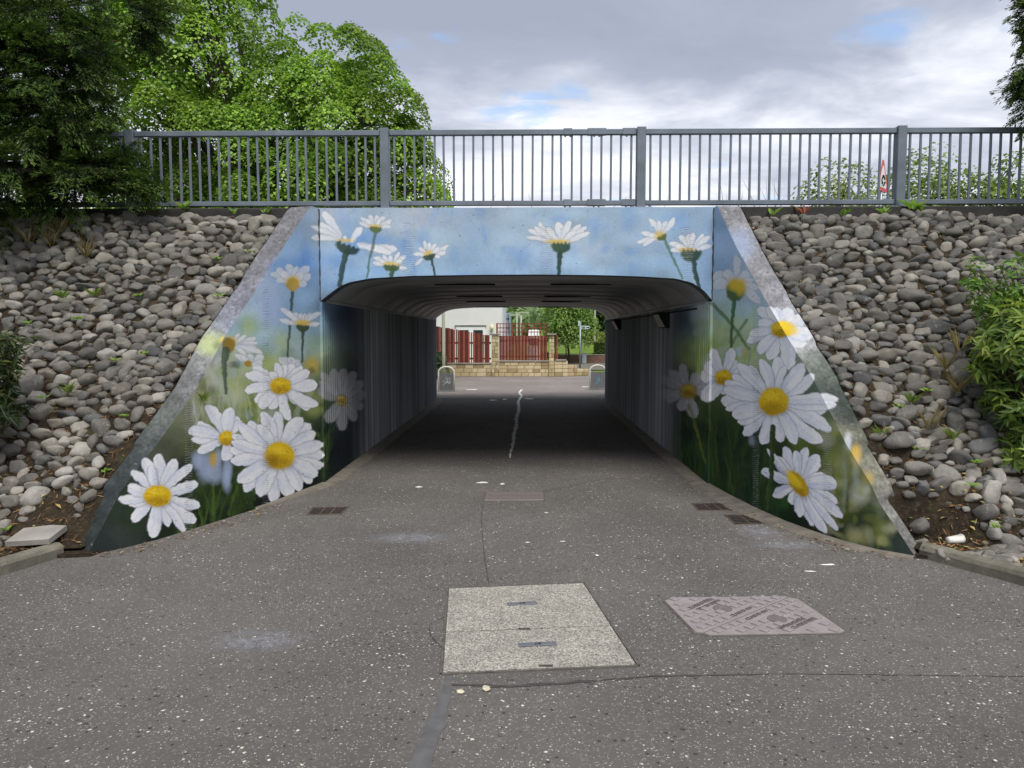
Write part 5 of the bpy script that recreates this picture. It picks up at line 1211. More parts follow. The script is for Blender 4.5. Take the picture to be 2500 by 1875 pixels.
# ---- conifers: feathery sprays
def sprays(q, C, Dir, n_leaf, slen, stops_in, stops_tip, droop=.35):
    """each spray: a drooping flat frond of short scale leaves"""
    P, D, N, L, co = [], [], [], [], []
    for c, d in zip(C, Dir):
        d = unit(d + q.normal(0, .28, 3)); s = unit(np.cross(d, [0, 0, 1.0]) + q.normal(0, .25, 3)); ln = slen * q.uniform(.65, 1.3)
        u = q.random(n_leaf) ** .8; lat = (q.random(n_leaf) * 2 - 1) * (1 - u * .75) * .36 * ln
        p = c + d * (u * ln)[:, None] + s * lat[:, None] - np.array([0, 0, 1.0]) * (droop * ln * u ** 2 + np.abs(lat) * .3)[:, None] + q.normal(0, .012, (n_leaf, 3))
        P.append(p); D.append(unit(d[None] * 1.0 + s[None] * np.sign(lat)[:, None] * .8 - np.array([0, 0, .35])[None] + q.normal(0, .25, (n_leaf, 3)))); N.append(unit(np.cross(s, d)[None] + q.normal(0, .4, (n_leaf, 3))))
        L.append(np.full(n_leaf, .048) * q.uniform(.7, 1.3, n_leaf))
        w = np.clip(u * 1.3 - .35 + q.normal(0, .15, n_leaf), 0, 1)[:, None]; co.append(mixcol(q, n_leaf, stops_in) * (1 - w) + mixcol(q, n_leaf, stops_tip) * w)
    return tuple(map(np.concatenate, (P, D, N, L, co)))
def conifer(name, label, base, blobs, n, nl, slen, seed, branches, cat='tree', group=None):
    q = np.random.default_rng(seed); t = tag(empty(name, base), label, cat, group); base = np.array(base, float); Cs, Ds = [], []
    w = np.array([b[1][0] * b[1][2] for b in blobs]); w = w / w.sum()
    for (c, r), k in zip(blobs, (w * n).astype(int)):
        d = unit(q.normal(0, 1, (k, 3))); rr = q.uniform(.25, 1, (k, 1)) ** .5; kc = max(3, k // 16); pick = q.integers(kc, size=k); cc_ = (np.array(c) + d * rr * np.array(r))[:kc][pick] if k > kc else np.array(c) + d * rr * np.array(r); dc = d[:kc][pick]; off = unit(q.normal(0, 1, (k, 3))) * q.uniform(0, .15, (k, 1)); Cs.append(cc_ + off * np.array([1.2, 1, .8])); Ds.append(unit(dc * np.array([1, 1, .5]) + unit(off + 1e-6) * .6 + np.array([.1, -.35, .05])))
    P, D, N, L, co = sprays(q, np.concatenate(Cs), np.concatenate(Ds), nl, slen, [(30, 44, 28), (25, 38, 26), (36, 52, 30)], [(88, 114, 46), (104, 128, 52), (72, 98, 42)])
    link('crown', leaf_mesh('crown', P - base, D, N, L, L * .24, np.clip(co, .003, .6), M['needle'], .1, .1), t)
    mb = MB(); mb.tube([(0, 0, 0), (.05, .02, 2.0), (0, 0, 6.0)], [.16, .13, .05], 9); link('trunk', mb.me('trunk', M['bark'], True), t)
    br = MB()
    for b in blobs:
        for _ in range(branches):
            e_ = np.array(b[0]) + unit(q.normal(0, 1, 3)) * np.array(b[1]) * .7 - base; s0 = np.array([0, 0, max(.4, e_[2] * .7)])
            br.tube([s0, (s0 + e_) / 2 + np.array([0, 0, .1]), e_], [.035, .02, .006], 5)
    link('limbs', br.me('limbs', M['bark'], True), t)
    return t
DL = 8.15
conifer('cypress_tree', 'dark green feathery cypress hanging over the left end of the railing', (-7.4, 8.6, 3.1),
    [(V3(90, 60, DL + .5), (.95, .7, .55)), (V3(200, 30, DL + .6), (.70, .6, .42)), (V3(40, 160, DL + .2), (.62, .6, .50)), (V3(120, 190, DL), (.55, .5, .42)), (V3(150, 270, DL + .2), (.30, .4, .24)), (V3(60, 280, DL), (.55, .5, .34)), (V3(50, 370, DL - .1), (.60, .5, .34)), (V3(150, 380, DL), (.55, .45, .32)), (V3(240, 395, DL + .15), (.36, .35, .25)), (V3(285, 400, DL + .2), (.20, .3, .16)), (V3(215, 330, DL + .2), (.20, .3, .16)), (V3(-60, 200, DL + .2), (.7, .7, 1.6))],
    2300, 95, .30, 51, 7)
DR = 8.4
conifer('cypress_tree', 'dark cypress whose branch tips enter above the right bank', (7.6, 8.9, 3.1),
    [(V3(2262, 10, DR), (.26, .4, .25)), (V3(2262, 135, DR), (.22, .3, .20)), (V3(2270, 205, DR), (.20, .3, .14)), (V3(2330, 120, DR), (.4, .5, .8))], 480, 90, .24, 52, 5)
# ---- right shrub with whorled glossy leaves, left shrub with long leaves
def shrub(name, label, base, heads, nhead, per, L, W, stops, tips, seed, cat='shrub', up=.6, group=None):
    q = np.random.default_rng(seed); t = tag(empty(name, base), label, cat, group); base = np.array(base, float); st = MB(); P, D, N, co, LL = [], [], [], [], []
    for (c, r), k in zip(heads, nhead):
        d = unit(q.normal(0, 1, (k, 3))); C = np.array(c) + d * (q.uniform(.3, 1, (k, 1)) ** .5) * np.array(r)
        for cc in C:
            ax = unit((cc - np.array(c)) / np.array(r) + np.array([0, -.3, up]) + q.normal(0, .25, 3)); a = unit(np.cross(ax, [.3, .9, .2])); b = np.cross(ax, a)
            th = q.uniform(0, 6.28) + np.arange(per) * 2.4; sp_ = q.uniform(.55, 1.1, per)
            dd = unit(ax[None] * (1.1 - sp_[:, None]) + (np.cos(th)[:, None] * a + np.sin(th)[:, None] * b) * sp_[:, None] - np.array([0, 0, .15]))
            P.append(cc + ax[None] * q.uniform(-.08, .02, (per, 1))); D.append(dd); N.append(unit(ax[None] - dd * .3 + q.normal(0, .2, (per, 3))))
            w = q.random() ** 1.5; co.append(mixcol(q, per, stops) * (1 - w) + mixcol(q, per, tips) * w); LL.append(L * q.uniform(.6, 1.2, per))
            e_ = cc - base; s0 = np.array([q.normal(0, .08), q.normal(0, .06), 0])
            if q.random() < .5: st.tube([s0, (s0 + e_) * .5 + q.normal(0, .04, 3), e_], [.012, .008, .003], 5)
    P, D, N, co, LL = map(np.concatenate, (P, D, N, co, LL))
    link('foliage', leaf_mesh('foliage', P - base, D, N, LL, LL * W, np.clip(co, .004, .7), M['leaf'], .2, .15), t); link('stems', st.me('stems', M['bark'], True), t)
    return t
Y_ = 6.55
shrub('pieris_shrub', 'glossy green shrub with whorled narrow leaves on the right bank', V3(2290, 1060, 6.6),
    [(V3(2180, 760, Y_), (.30, .35, .34)), (V3(2215, 880, Y_ - .1), (.30, .35, .36)), (V3(2250, 800, Y_), (.45, .4, .55)), (V3(2195, 690, Y_ + .1), (.22, .3, .18)), (V3(2205, 980, Y_ - .15), (.22, .3, .16)), (V3(2120, 790, Y_ + .1), (.10, .15, .10))], (62, 66, 80, 26, 20, 9), 10, .125, .26,
    [(84, 112, 46), (68, 96, 44), (98, 126, 54)], [(158, 180, 74), (176, 190, 96), (138, 166, 66)], 61, group='shrubs on the banks')
shrub('privet_shrub', 'loose light green shrub with small oval leaves above the glossy one', V3(2270, 760, 6.95),
    [(V3(2105, 600, 7.1), (.12, .15, .20)), (V3(2140, 640, 7.0), (.2, .2, .16)), (V3(2200, 600, 7.0), (.22, .2, .28)), (V3(2205, 690, 6.95), (.25, .2, .2)), (V3(2160, 690, 7.0), (.18, .2, .10))], (16, 26, 36, 30, 16), 8, .072, .50,
    [(88, 122, 50), (104, 140, 60)], [(128, 164, 76), (146, 176, 90)], 62, group='shrubs on the banks')
shrub('laurel_shrub', 'dark shrub with long drooping leaves at the left bank foot', V3(-60, 960, 6.3),
    [(V3(-20, 800, 6.35), (.22, .3, .30)), (V3(-10, 880, 6.3), (.22, .3, .2)), (V3(20, 740, 6.4), (.16, .2, .12))], (60, 40, 14), 9, .12, .20, [(42, 60, 34), (54, 74, 38)], [(88, 104, 48), (112, 118, 60)], 63, group='shrubs on the banks')
# ---- weeds, grass tufts, dry stalks
def weed(px, py, d, n, L, W, stops, seed, name, label, group, up=1.0, cat='weed'):
    P0 = np.array(on_y(px * k2, py * k2, d)); q = np.random.default_rng(seed)
    zb_ = float(bank_z(P0[0], P0[1])) if d < 8.6 else P0[2]
    th = q.uniform(0, 6.28, n); D_ = unit(np.stack([np.cos(th) * .6, np.sin(th) * .6 - .15, up * q.uniform(.5, 1.2, n)], 1))
    P = q.normal(0, .015, (n, 3)) * np.array([1, 1, 0]); N_ = unit(np.stack([-np.cos(th), -np.sin(th) - .6, np.full(n, .5)], 1))
    L_ = L * q.uniform(.55, 1.15, n)
    o = link(name, leaf_mesh(name, P, D_, N_, L_, L_ * W, mixcol(q, n, stops), M['leaf'], .15, .25), None, (P0[0], P0[1], max(P0[2], zb_ + .02)))
    return tag(o, label, cat, group)
FRESH = [(126, 158, 66), (146, 172, 84), (110, 146, 58)]
for i, (x, y, L, lab) in enumerate(((398, 458, .16, 'upright pair of pale green leaves on the left edge beam'), (505, 466, .11, 'narrow leaved weed midway along the left edge beam'), (575, 464, .11, 'yellowish weed on the left edge beam nearest the wing coping'),
        (1670, 470, .14, 'low spreading weed on the right edge beam beside the wing coping'), (1822, 470, .12, 'small leafy weed midway along the right edge beam'), (1910, 466, .13, 'narrow weed just before the railing post on the right bank'),
        (1975, 458, .22, 'tallest dock plant under the railing post on the right bank'), (1990, 462, .20, 'broad leaved dock just past the railing post on the right bank'), (640, 462, .06, 'tiny weed at the very top of the left wing coping'), (330, 460, .09, 'weed at the edge of the hanging cypress'))):
    weed(x, y, 8.66, 7, L, .34, FRESH, 80 + i, 'dock_plant', lab, 'broad leaved weeds along the edge beam')
weed(1735, 466, 8.66, 6, .17, .3, [(168, 70, 58), (150, 84, 60), (120, 120, 56)], 95, 'dock_plant', 'red leaved dock weed rooted at the edge beam', None)
for i, (x, y, d) in enumerate(((135, 645, 7.45), (150, 850, 6.75), (205, 640, 7.5), (440, 905, 6.8), (1970, 870, 6.75), (2060, 950, 6.5), (1900, 1000, 6.45))):
    weed(x, y, d, 26, .13, .06, [(118, 146, 64), (138, 160, 80), (150, 160, 90)], 100 + i, 'grass_tuft', 'small green grass tuft between the cobbles', 'grass tufts on the banks', 1.4, 'grass')
for i, (x, y, d) in enumerate(((65, 530, 8.2), (110, 540, 8.15), (130, 520, 8.25), (185, 560, 8.0), (2040, 800, 6.95), (2065, 850, 6.8), (2010, 930, 6.6), (2075, 760, 7.0))):
    weed(x, y, d, 16, .30 if x < 1000 else .26, .022, [(178, 162, 122), (160, 140, 100), (190, 176, 140)], 120 + i, 'dry_grass_clump', 'clump of dry straw coloured grass stalks among the cobbles', 'dry grass stalks on the banks', 2.2, 'grass')
for i, (x, y, d) in enumerate(((300, 640, 7.6), (470, 560, 8.0), (545, 545, 8.05), (250, 780, 7.0), (310, 765, 7.05), (170, 690, 7.3), (470, 640, 7.6), (90, 860, 6.75), (270, 900, 6.6), (60, 700, 7.3), (1940, 880, 6.7), (2005, 845, 6.8), (1985, 975, 6.45), (2110, 1000, 6.3), (2090, 830, 6.8), (15, 1145, 5.95), (30, 1175, 5.85), (2150, 1140, 5.9), (2100, 1050, 6.1), (225, 1020, 6.3))):
    weed(x, y, d, 12, .06, .45, FRESH, 140 + i, 'seedling', 'tiny bright seedling growing in a gap between cobbles', 'seedlings in the banks', .6)
# tall dead stalks standing behind the parapet, seen against the sky
q = np.random.default_rng(5); mb = MB()
for i in range(70):
    x = q.uniform(-.6, 9.0) if i > 10 else q.uniform(2.2, 3.2); z0 = ZTOP - .02; h = q.uniform(.06, .34) if i > 10 else q.uniform(.25, .5); l = q.normal(0, .12)
    mb.tube([(x, 9.3, z0), (x + l * .5, 9.3, z0 + h * .6), (x + l, 9.3, z0 + h)], [.003, .0025, .001], 4, False)
tag(mb.build('dry_stalks', simple('dry_stalk', tuple(lin(150, 132, 104)), .9)), 'thin dry stalks standing along the kerb behind the railing', 'grass', kind='stuff')
# litter of needles, twigs and dead leaves on the soil
q = np.random.default_rng(15); Pn, Dn, Cn, Ln = [], [], [], []
for sgn, n in ((-1, 5200), (1, 4600)):
    y = 5.3 + q.random(n) ** 1.6 * 3.2; x0 = wing_outer_x(sgn, y) + sgn * .02; x = x0 + sgn * q.random(n) ** 1.2 * 4.2
    z = bank_z(x, y) + q.uniform(.004, .035, n); Pn.append(np.stack([x, y, z], 1)); a = q.uniform(0, 6.28, n); Dn.append(np.stack([np.cos(a), np.sin(a) * .65, np.sin(a) * .6 * (y > 5.9) + q.normal(0, .15, n)], 1))
    Cn.append(mixcol(q, n, [(122, 88, 62), (146, 112, 80), (92, 64, 46), (166, 140, 104), (74, 56, 42)])); Ln.append(q.uniform(.03, .11, n))
P = np.concatenate(Pn); Lw = np.concatenate(Ln)
o = link('litter', leaf_mesh('litter', P, np.concatenate(Dn), np.tile(SN, (len(P), 1)) + q.normal(0, .3, (len(P), 3)), Lw, np.minimum(Lw * .13, .008), np.concatenate(Cn), M['litter'], .2)); tag(o, kind='stuff')
n = 900; y = 5.2 + q.random(n) * 1.2; sg = np.where(q.random(n) < .3, -1, 1); x = np.where(sg < 0, wing_outer_x(-1, y), wing_outer_x(1, y)) + sg * q.random(n) * 1.6; a = q.uniform(0, 6.28, n)
P = np.stack([x, y, bank_z(x, y) + .015], 1); Lw = q.uniform(.03, .07, n)
o = link('fallen_leaves', leaf_mesh('fallen_leaves', P, np.stack([np.cos(a), np.sin(a), q.normal(0, .2, n)], 1), unit(np.stack([q.normal(0, .4, n), q.normal(-.3, .3, n), np.ones(n)], 1)), Lw, Lw * .45, mixcol(q, n, [(176, 150, 96), (190, 172, 120), (140, 104, 66), (120, 130, 70)]), M['litter'], .25)); tag(o, kind='stuff')
n = 260; x, y = [], []
for i in range(n):
    s = q.random(); Q = WING[-1][0] if q.random() < .6 else WING[1][0]; p = Q[int((.35 + .65 * s) * (len(Q) - 1))]; x.append(p[0] + (1 if p[0] < 0 else -1) * (.06 + abs(q.normal(0, .12)))); y.append(p[1] - abs(q.normal(0, .06)))
a = q.uniform(0, 6.28, n); Lw = q.uniform(.02, .06, n)
o = link('path_litter', leaf_mesh('path_litter', np.stack([x, y, np.full(n, .006)], 1) + np.array([0, 0, .012]), np.stack([np.cos(a), np.sin(a), 0 * a], 1), np.tile([0, 0, 1.0], (n, 1)) + q.normal(0, .2, (n, 3)), Lw, Lw * .3, mixcol(q, n, [(170, 140, 100), (130, 98, 70), (196, 180, 150), (104, 76, 54)]), M['litter'], .2)); tag(o, kind='stuff')

# ------------------------------------------------------------------ beyond the tunnel
def P5(x, y, d): return np.array(on_y(x, y, d))
SAND = simple('buff_sandstone', tuple(lin(182, 164, 128)), .9, 0, .22, 3, .5, .15); SAND2 = simple('pale_sandstone', tuple(lin(198, 182, 148)), .9, 0, .2, 3, .5, .15); SAND3 = simple('brown_sandstone', tuple(lin(158, 138, 106)), .9, 0, .25, 3, .5, .15)
MORT = simple('mortar', tuple(lin(128, 116, 94)), .95, 0, .2, 8, .3)
SANDS = (SAND, SAND2, SAND3, SAND, SAND2)
block_cache = {}
def block(w, h, d, k):
    key = (round(w, 3), round(h, 3), k)
    if key not in block_cache: block_cache[key] = MB().box((0, 0, 0), (w, d, h), 0, .012).me('stone_block', SANDS[k])
    return block_cache[key]
def stone_wall(parent, a, b, h, d, q, bw=.36, bh=.155, backing=True):
    """coursed blocks between plan points a, b (local to parent), each its own piece"""
    a, b = np.array(a, float), np.array(b, float); L = np.linalg.norm(b - a); u = (b - a) / L; an = math.atan2(u[1], u[0]); nc = max(1, round(h / bh)); ch = h / nc
    if backing: MB().box((*((a + b) / 2), h / 2 - .01), (L - .02, d * .8, h - .02), an).build('core', MORT, parent)
    for c in range(nc):
        s = 0.0
        while s < L - .02:
            w = min(round(bw * q.choice([.6, .8, 1.0, 1.25]) / .06) * .06, L - s)
            if L - s - w < .1: w = L - s
            p = a + u * (s + w / 2); link('stone_block', block(round(w, 2) - .012, ch - .012, d, int(q.integers(5))), parent, (p[0], p[1], (c + .5) * ch), (0, 0, an)); s += w
q = np.random.default_rng(90); WY = 31.4
X_ = lambda px, d=WY: P5(px, 900, d)[0]
Zp = lambda py, d=WY: P5(1281, py, d)[2]
p1a, p1b, p2a, p2b = X_(1200), X_(1218), X_(1339), X_(1353)
gw = tag(empty('garden_wall', (X_(1275), WY, 0)), 'buff sandstone block garden wall with two tall pillars facing the tunnel', 'wall')
W0 = np.array([X_(1275), WY]); rel = lambda x, y=WY: (x - W0[0], y - W0[1])
for xa, xb, zt, yb in ((X_(1040), p1a, Zp(889), WY), (p1b, p2a, Zp(883), WY), (p2b, X_(1386), Zp(881), WY + .05), (X_(1386), X_(1410), Zp(892), WY + .3), (X_(1410), X_(1440), Zp(902), WY + .6)):
    stone_wall(gw, rel(xa, yb), rel(xb, yb), zt, .28, q)
    if xb < X_(1390): MB().box((*rel((xa + xb) / 2, yb), zt + .03), (xb - xa + (.0 if xb < p2b else -.1), .36, .055), 0, .01).build('wall_coping', M['concrete'], gw)
for xa, xb in ((p1a, p1b), (p2a, p2b)):
    stone_wall(gw, rel(xa + .01, WY - .04), rel(xb - .01, WY - .04), Zp(818), .36, q, .18, .155)
    MB().box((*rel((xa + xb) / 2, WY - .04), Zp(818) + .03), (xb - xa + .16, .52, .06), 0, .015).build('pillar_cap', M['concrete'], gw)
RED = [simple('red_stained_timber_%s' % n, tuple(lin(*c)), .75, 0, .2, 5, .2) for n, c in (('a', (132, 66, 52)), ('b', (102, 48, 39)), ('c', (156, 86, 68)))]
def fence(x0, x1, ztop0, ztop1, zbot, y, pitch, w, name, label, seed, gaps=()):
    q = np.random.default_rng(seed); t = tag(empty(name, (x0, y, zbot)), label, 'fence'); n = int((x1 - x0) / pitch)
    for k in range(n):
        x = pitch * (k + .5); h = ztop0 + (ztop1 - ztop0) * k / n - zbot + q.normal(0, .012)
        MB().box((x, -.02 if k % 2 else .012, h / 2), (w * (.45 if k in gaps else .72 if k % 2 else 1.15), .018, h), 0, .003).build('paling', RED[(0, 2, 2, 0)[int(q.integers(4))] if k % 2 else 1], t)  # set-back palings use the darker red, painting in the shade of the gaps
    for z in (.18, .85):
        MB().box(((x1 - x0) / 2, .045, z), (x1 - x0, .04, .08)).build('fence_rail', RED[1], t)
    return t
fence(X_(1052), p1a - .02, Zp(795), Zp(819), Zp(886), WY + .03, .105, .110, 'paling_fence', 'dark red paling fence sloping down to the first stone pillar', 5, (10, 16, 21))
fence(p1b + .02, p2a - .02, Zp(821), Zp(820), Zp(881), WY + .03, .068, .066, 'paling_fence', 'red fence of close upright slats between the stone pillars', 6)
fence(p2b + .02, X_(1362), Zp(818), Zp(819), Zp(877), WY + .03, .068, .066, 'paling_fence', 'short red fence end just past the second stone pillar', 7)
tr = tag(empty('trellis', (X_(1213), WY + .25, Zp(822))), 'red square lattice trellis rising above the slatted fence', 'trellis'); w = X_(1335) - X_(1213); h = Zp(789) - Zp(822)
for k in range(17): MB().box((w * k / 16, 0, h / 2), (.028 if k % 8 else .07, .03, h)).build('lath', RED[k % 3], tr)
for k in range(4): MB().box((w / 2, -.02, h * (k + .1) / 3.2), (w, .02, .035)).build('lath', RED[0], tr)
# house
RENDER = simple('white_render', tuple(lin(226, 226, 226)), .9, 0, .06, 1.2, .3, .2); UPVC = simple('white_upvc', tuple(lin(238, 240, 242)), .4, 0, .03); GLASS = simple('dark_glass', tuple(lin(48, 54, 60)), .12, 0, .1, 2, 0, .6); ROOF = simple('grey_roof_tile', tuple(lin(84, 82, 84)), .9, 0, .2, 6, .5)
HY = 37.0; hx0, hx1 = -13.0, P5(1226, 800, HY)[0]
hs = tag(empty('house', (hx1, HY, 0)), 'white rendered house with glazed double doors behind the red fence', 'house')
MB().box(((hx0 - hx1) / 2, 4.0, 2.9), (hx1 - hx0, 8, 5.8)).build('wall', RENDER, hs)
mb = MB(); mb.add([(.3, -.4, 5.75), (.3, 8.4, 5.75), (hx0 - hx1 - .3, 8.4, 5.75), (hx0 - hx1 - .3, -.4, 5.75), (.3, 4, 8.6), (hx0 - hx1 - .3, 4, 8.6)], [(0, 4, 5, 3), (1, 2, 5, 4), (0, 1, 4), (3, 5, 2), (0, 3, 2, 1)]); mb.build('roof', ROOF, hs)
dx0, dx1, dz = P5(1113, 800, HY)[0] - hx1, P5(1185, 800, HY)[0] - hx1, P5(1150, 797, HY)[2]
dr = MB().box(((dx0 + dx1) / 2, -.03, dz / 2), (dx1 - dx0, .08, dz), 0, .01).build('patio_door', UPVC, hs)
for a, b in ((1117.5, 1144.5), (1156, 1179)):
    xa, xb = P5(a, 800, HY)[0] - hx1, P5(b, 800, HY)[0] - hx1; MB().box(((xa + xb) / 2, -.075, dz / 2 - .02), (xb - xa, .01, dz - .32)).build('pane', GLASS, dr)
MB().box(((dx0 + dx1) / 2, -.05, dz + .05), (dx1 - dx0 + .1, .12, .05)).build('drip', M['concrete'], hs)
lx, lz = P5(1201, 800, HY)[0] - hx1, P5(1201, 800, HY)[2]; mb = MB(); mb.tube([(lx, -.10, lz - .16), (lx, -.14, lz), (lx, -.10, lz + .16)], [.05, .10, .05], 10); mb.build('wall_lamp', simple('cream_lamp_glass', tuple(lin(232, 222, 180)), .4), hs, True)
BY = 75.0; bx0, bx1 = P5(1226, 780, BY)[0] - 1.5, P5(1247, 780, BY)[0]; b_ = tag(empty('office_block', (bx1, BY, 0)), 'blue grey clad block showing past the white house corner', 'building'); bz = P5(1240, 764, BY)[2]
MB().box(((bx0 - bx1) / 2, 2, bz / 2), (bx1 - bx0, 4, bz), 0, .05).build('wall', simple('blue_grey_cladding', tuple(lin(136, 150, 168)), .6, 0, .1), b_)
for z in (.62, .85):
    MB().box(((bx0 - bx1) / 2, -.02, bz * z), (bx1 - bx0 - .3, .03, bz * .03)).build('cladding_joint', GLASS, b_)
for k in range(5): MB().box((-.25 - k * .4, -.03, bz * .72), (.05, .03, bz * .5)).build('mullion', GLASS, b_)
# van behind the trellis
vy = 36.0; vx0, vx1 = P5(1288, 812, vy)[0], P5(1319, 812, vy)[0]; vz = P5(1300, 805, vy)[2]; v = tag(empty('parked_van', ((vx0 + vx1) / 2, vy, 0)), 'white parked van glimpsed through the red trellis', 'van'); vw = vx1 - vx0
mb = MB(); mb.add([(-vw * .5, 0, .35), (vw * .5, 0, .35), (vw * .5, 0, 1.15), (vw * .42, .12, vz - .06), (vw * .36, .2, vz), (-vw * .36, .2, vz), (-vw * .42, .12, vz - .06), (-vw * .5, 0, 1.15)] + [(-vw * .5, 4.2, .35), (vw * .5, 4.2, .35), (vw * .5, 4.2, 1.15), (vw * .42, 4.1, vz - .06), (vw * .36, 4, vz), (-vw * .36, 4, vz), (-vw * .42, 4.1, vz - .06), (-vw * .5, 4.2, 1.15)],
    [tuple(range(8)), tuple(range(15, 7, -1))] + [(i, (i + 8), (i + 1) % 8 + 8, (i + 1) % 8) for i in range(8)]); mb.build('body', UPVC, v)
MB().box((0, .03, 1.42), (vw * .74, .05, .34), 0, .02).build('rear_window', GLASS, v)
for x in (-1, 1):
    for y in (.8, 3.4):
        mb = MB(); mb.tube([(x * vw * .5 - .09, y, .33), (x * vw * .5 + .09, y, .33)], .33, 16); mb.build('wheel', M['dark'], v)
# lamp posts, telegraph pole
def pole(px, ytop, d, r, name, label, mat, base_z=0.0, arm=0.0):
    a = P5(px, 900, d)[0]; z = P5(px, ytop, d)[2]; t = tag(empty(name, (a, d, base_z)), label, 'post'); mb = MB(); mb.tube([(0, 0, 0), (0, 0, 1.2), (0, 0, z - base_z)], [r * 1.15, r, r * .9], 12); mb.build('shaft', mat, t, True)
    if arm:
        mb = MB(); mb.tube([(0, 0, z - base_z - .05), (arm * .5, 0, z - base_z + .05), (arm, 0, z - base_z)], [r * .7] * 3, 8); mb.build('arm', mat, t); MB().box((arm * 1.2, 0, z - base_z), (.5, .2, .1), 0, .03).build('lamp_head', mat, t)
    return t
pole(1083.5, 560, 28.0, .062, 'lamp_post', 'pale painted lamp post standing behind the left cycle barrier', M['steelpole'], 0, .6)
pole(1262, 764, 70, .07, 'lamp_post', 'tall far lamp post rising behind the trellis beside the blue block', M['steelpole'], 0, .8); pole(1272, 770, 62, .07, 'lamp_post', 'shorter far lamp post with side arm behind the trellis', M['steelpole'], 0, -.6)
tp = pole(1451.5, 600, 50, .055, 'telegraph_pole', 'grey telegraph pole in front of the dark trees', simple('weathered_pole', tuple(lin(176, 168, 158)), .9)); MB().box((.09, -.06, 2.55), (.12, .1, .3), 0, .02).build('meter_box', M['galv'], tp)
pole(1487, 815, 33, .05, 'sign_post', 'plain grey post by the tunnel exit next to the right barrier', M['galv'])
# finger post
t = tag(empty('finger_post', (P5(1416, 900, 39)[0], 39, 0)), 'grey finger post with a blue and white arrow sign pointing right', 'sign'); zf = P5(1420, 799.5, 39)[2]
mb = MB(); mb.tube([(0, 0, -.05), (0, 0, zf + .12)], .045, 12); mb.build('post', M['galv'], t, True)
SIGNB = simple('sign_blue_white', tuple(lin(196, 216, 214)), .4, 0, .04)
w = (1440 - 1418) / F_PX * 39; mb = MB(); mb.add([(.05, -.02, zf - .085), (.05 + w * .84, -.02, zf - .085), (.05 + w, -.02, zf), (.05 + w * .84, -.02, zf + .085), (.05, -.02, zf + .085), (.05, .01, zf - .085), (.05 + w * .84, .01, zf - .085), (.05 + w, .01, zf), (.05 + w * .84, .01, zf + .085), (.05, .01, zf + .085)], [(0, 1, 2, 3, 4), (9, 8, 7, 6, 5)] + [(i, i + 5, (i + 1) % 5 + 5, (i + 1) % 5) for i in range(5)]); fb = mb.build('finger_board', SIGNB, t)
DG = simple('sign_dark_green', tuple(lin(40, 70, 76)), .5, 0, .05); mb = MB(); mb.box((.05 + w * .66, -.026, zf), (w * .26, .008, .05)); mb.add([(.05 + w * .78, -.027, zf - .06), (.05 + w * .93, -.027, zf), (.05 + w * .78, -.027, zf + .06)], [(0, 1, 2)]); mb.build('arrow', DG, fb)
mb = MB(); [mb.box((.05 + w * .25, -.026, zf + o), (w * .36, .006, .022)) for o in (.035, -.005, -.045)]; mb.build('lettering', DG, fb)
mb = MB(); mb.box((-.06, 0, zf + .22), (.13, .012, .26), .9); mb.box((.02, 0, zf + .20), (.012, .10, .22), .4); mb.build('side_boards', SIGNB, t)
# cycle barriers
def barrier(pxl, pxr, ytop, ybase, label, col, seed):
    d = on_z((pxl + pxr) / 2, ybase)[1]; xl, xr = P5(pxl, ybase, d)[0], P5(pxr, ybase, d)[0]; z = P5(pxl, ytop, d)[2]; w = xr - xl - .05; r = w / 2 * .98
    t = tag(empty('cycle_barrier', ((xl + xr) / 2, d, 0)), label, 'barrier', 'hoop barriers at the tunnel exit'); an = np.linspace(math.pi, 0, 17)
    pts = [(-w / 2, 0, -.05), (-w / 2, 0, z - r * .75)] + [(math.cos(a) * w / 2, 0, z - r * .75 + math.sin(a) * r * .72) for a in an[1:-1]] + [(w / 2, 0, z - r * .75), (w / 2, 0, -.05)]
    mb = MB(); mb.tube(pts, .027, 10); mb.build('hoop', simple('pale_hoop_%d' % seed, tuple(lin(222, 219, 210)), .5, .0, .08), t, True)
    pn = MB().box((0, 0, .06 + (z - r * .90 - .06) / 2), (w - .06, .012, z - r * .90 - .06), 0, .004).build('panel', simple('grey_panel_%d' % seed, tuple(lin(108, 110, 112)), .6, 0, .12), t)
    MB().box((0, 0, .05), (w - .05, .02, .025)).build('bottom_rail', M['galv'], t)
    q = np.random.default_rng(seed); mb = MB(); ink = simple('spray_ink_%d' % seed, tuple(lin(*col)), .6, 0, .1)
    zc = z * .40
    if seed == 1: st = [[(-.04, .08), (0, .14), (.04, .08), (.0, .02), (.05, 0)], [(.06, .12), (.12, .10), (.07, .03), (.13, .0)], [(-.12, -.02), (-.06, .02), (-.02, -.04), (.03, .0), (.08, -.05), (.13, -.01)], [(-.1, -.1), (0, -.03), (.12, -.06)]]
    else: st = [[(0, -.12), (.0, .06), (.05, .14), (.06, .0), (.01, -.02)], [(.03, .02), (-.03, -.03), (.05, -.06), (.04, .04)], [(-.08, -.08), (-.05, -.13), (0, -.06)], [(-.06, -.14), (-.05, -.19)], [(.04, -.02), (.09, .02), (.05, .06)]]
    for s_ in st: mb.tube([(x, -.008, zc + y) for x, y in s_], .007, 5)
    mb.build('graffiti', ink, pn)
barrier(1069, 1111, 895, 956, 'hoop barrier with grey panel bearing pale graffiti', (216, 216, 210), 1); barrier(1438, 1480, 891, 952, 'hoop barrier with grey panel bearing blue graffiti', (96, 176, 214), 2)
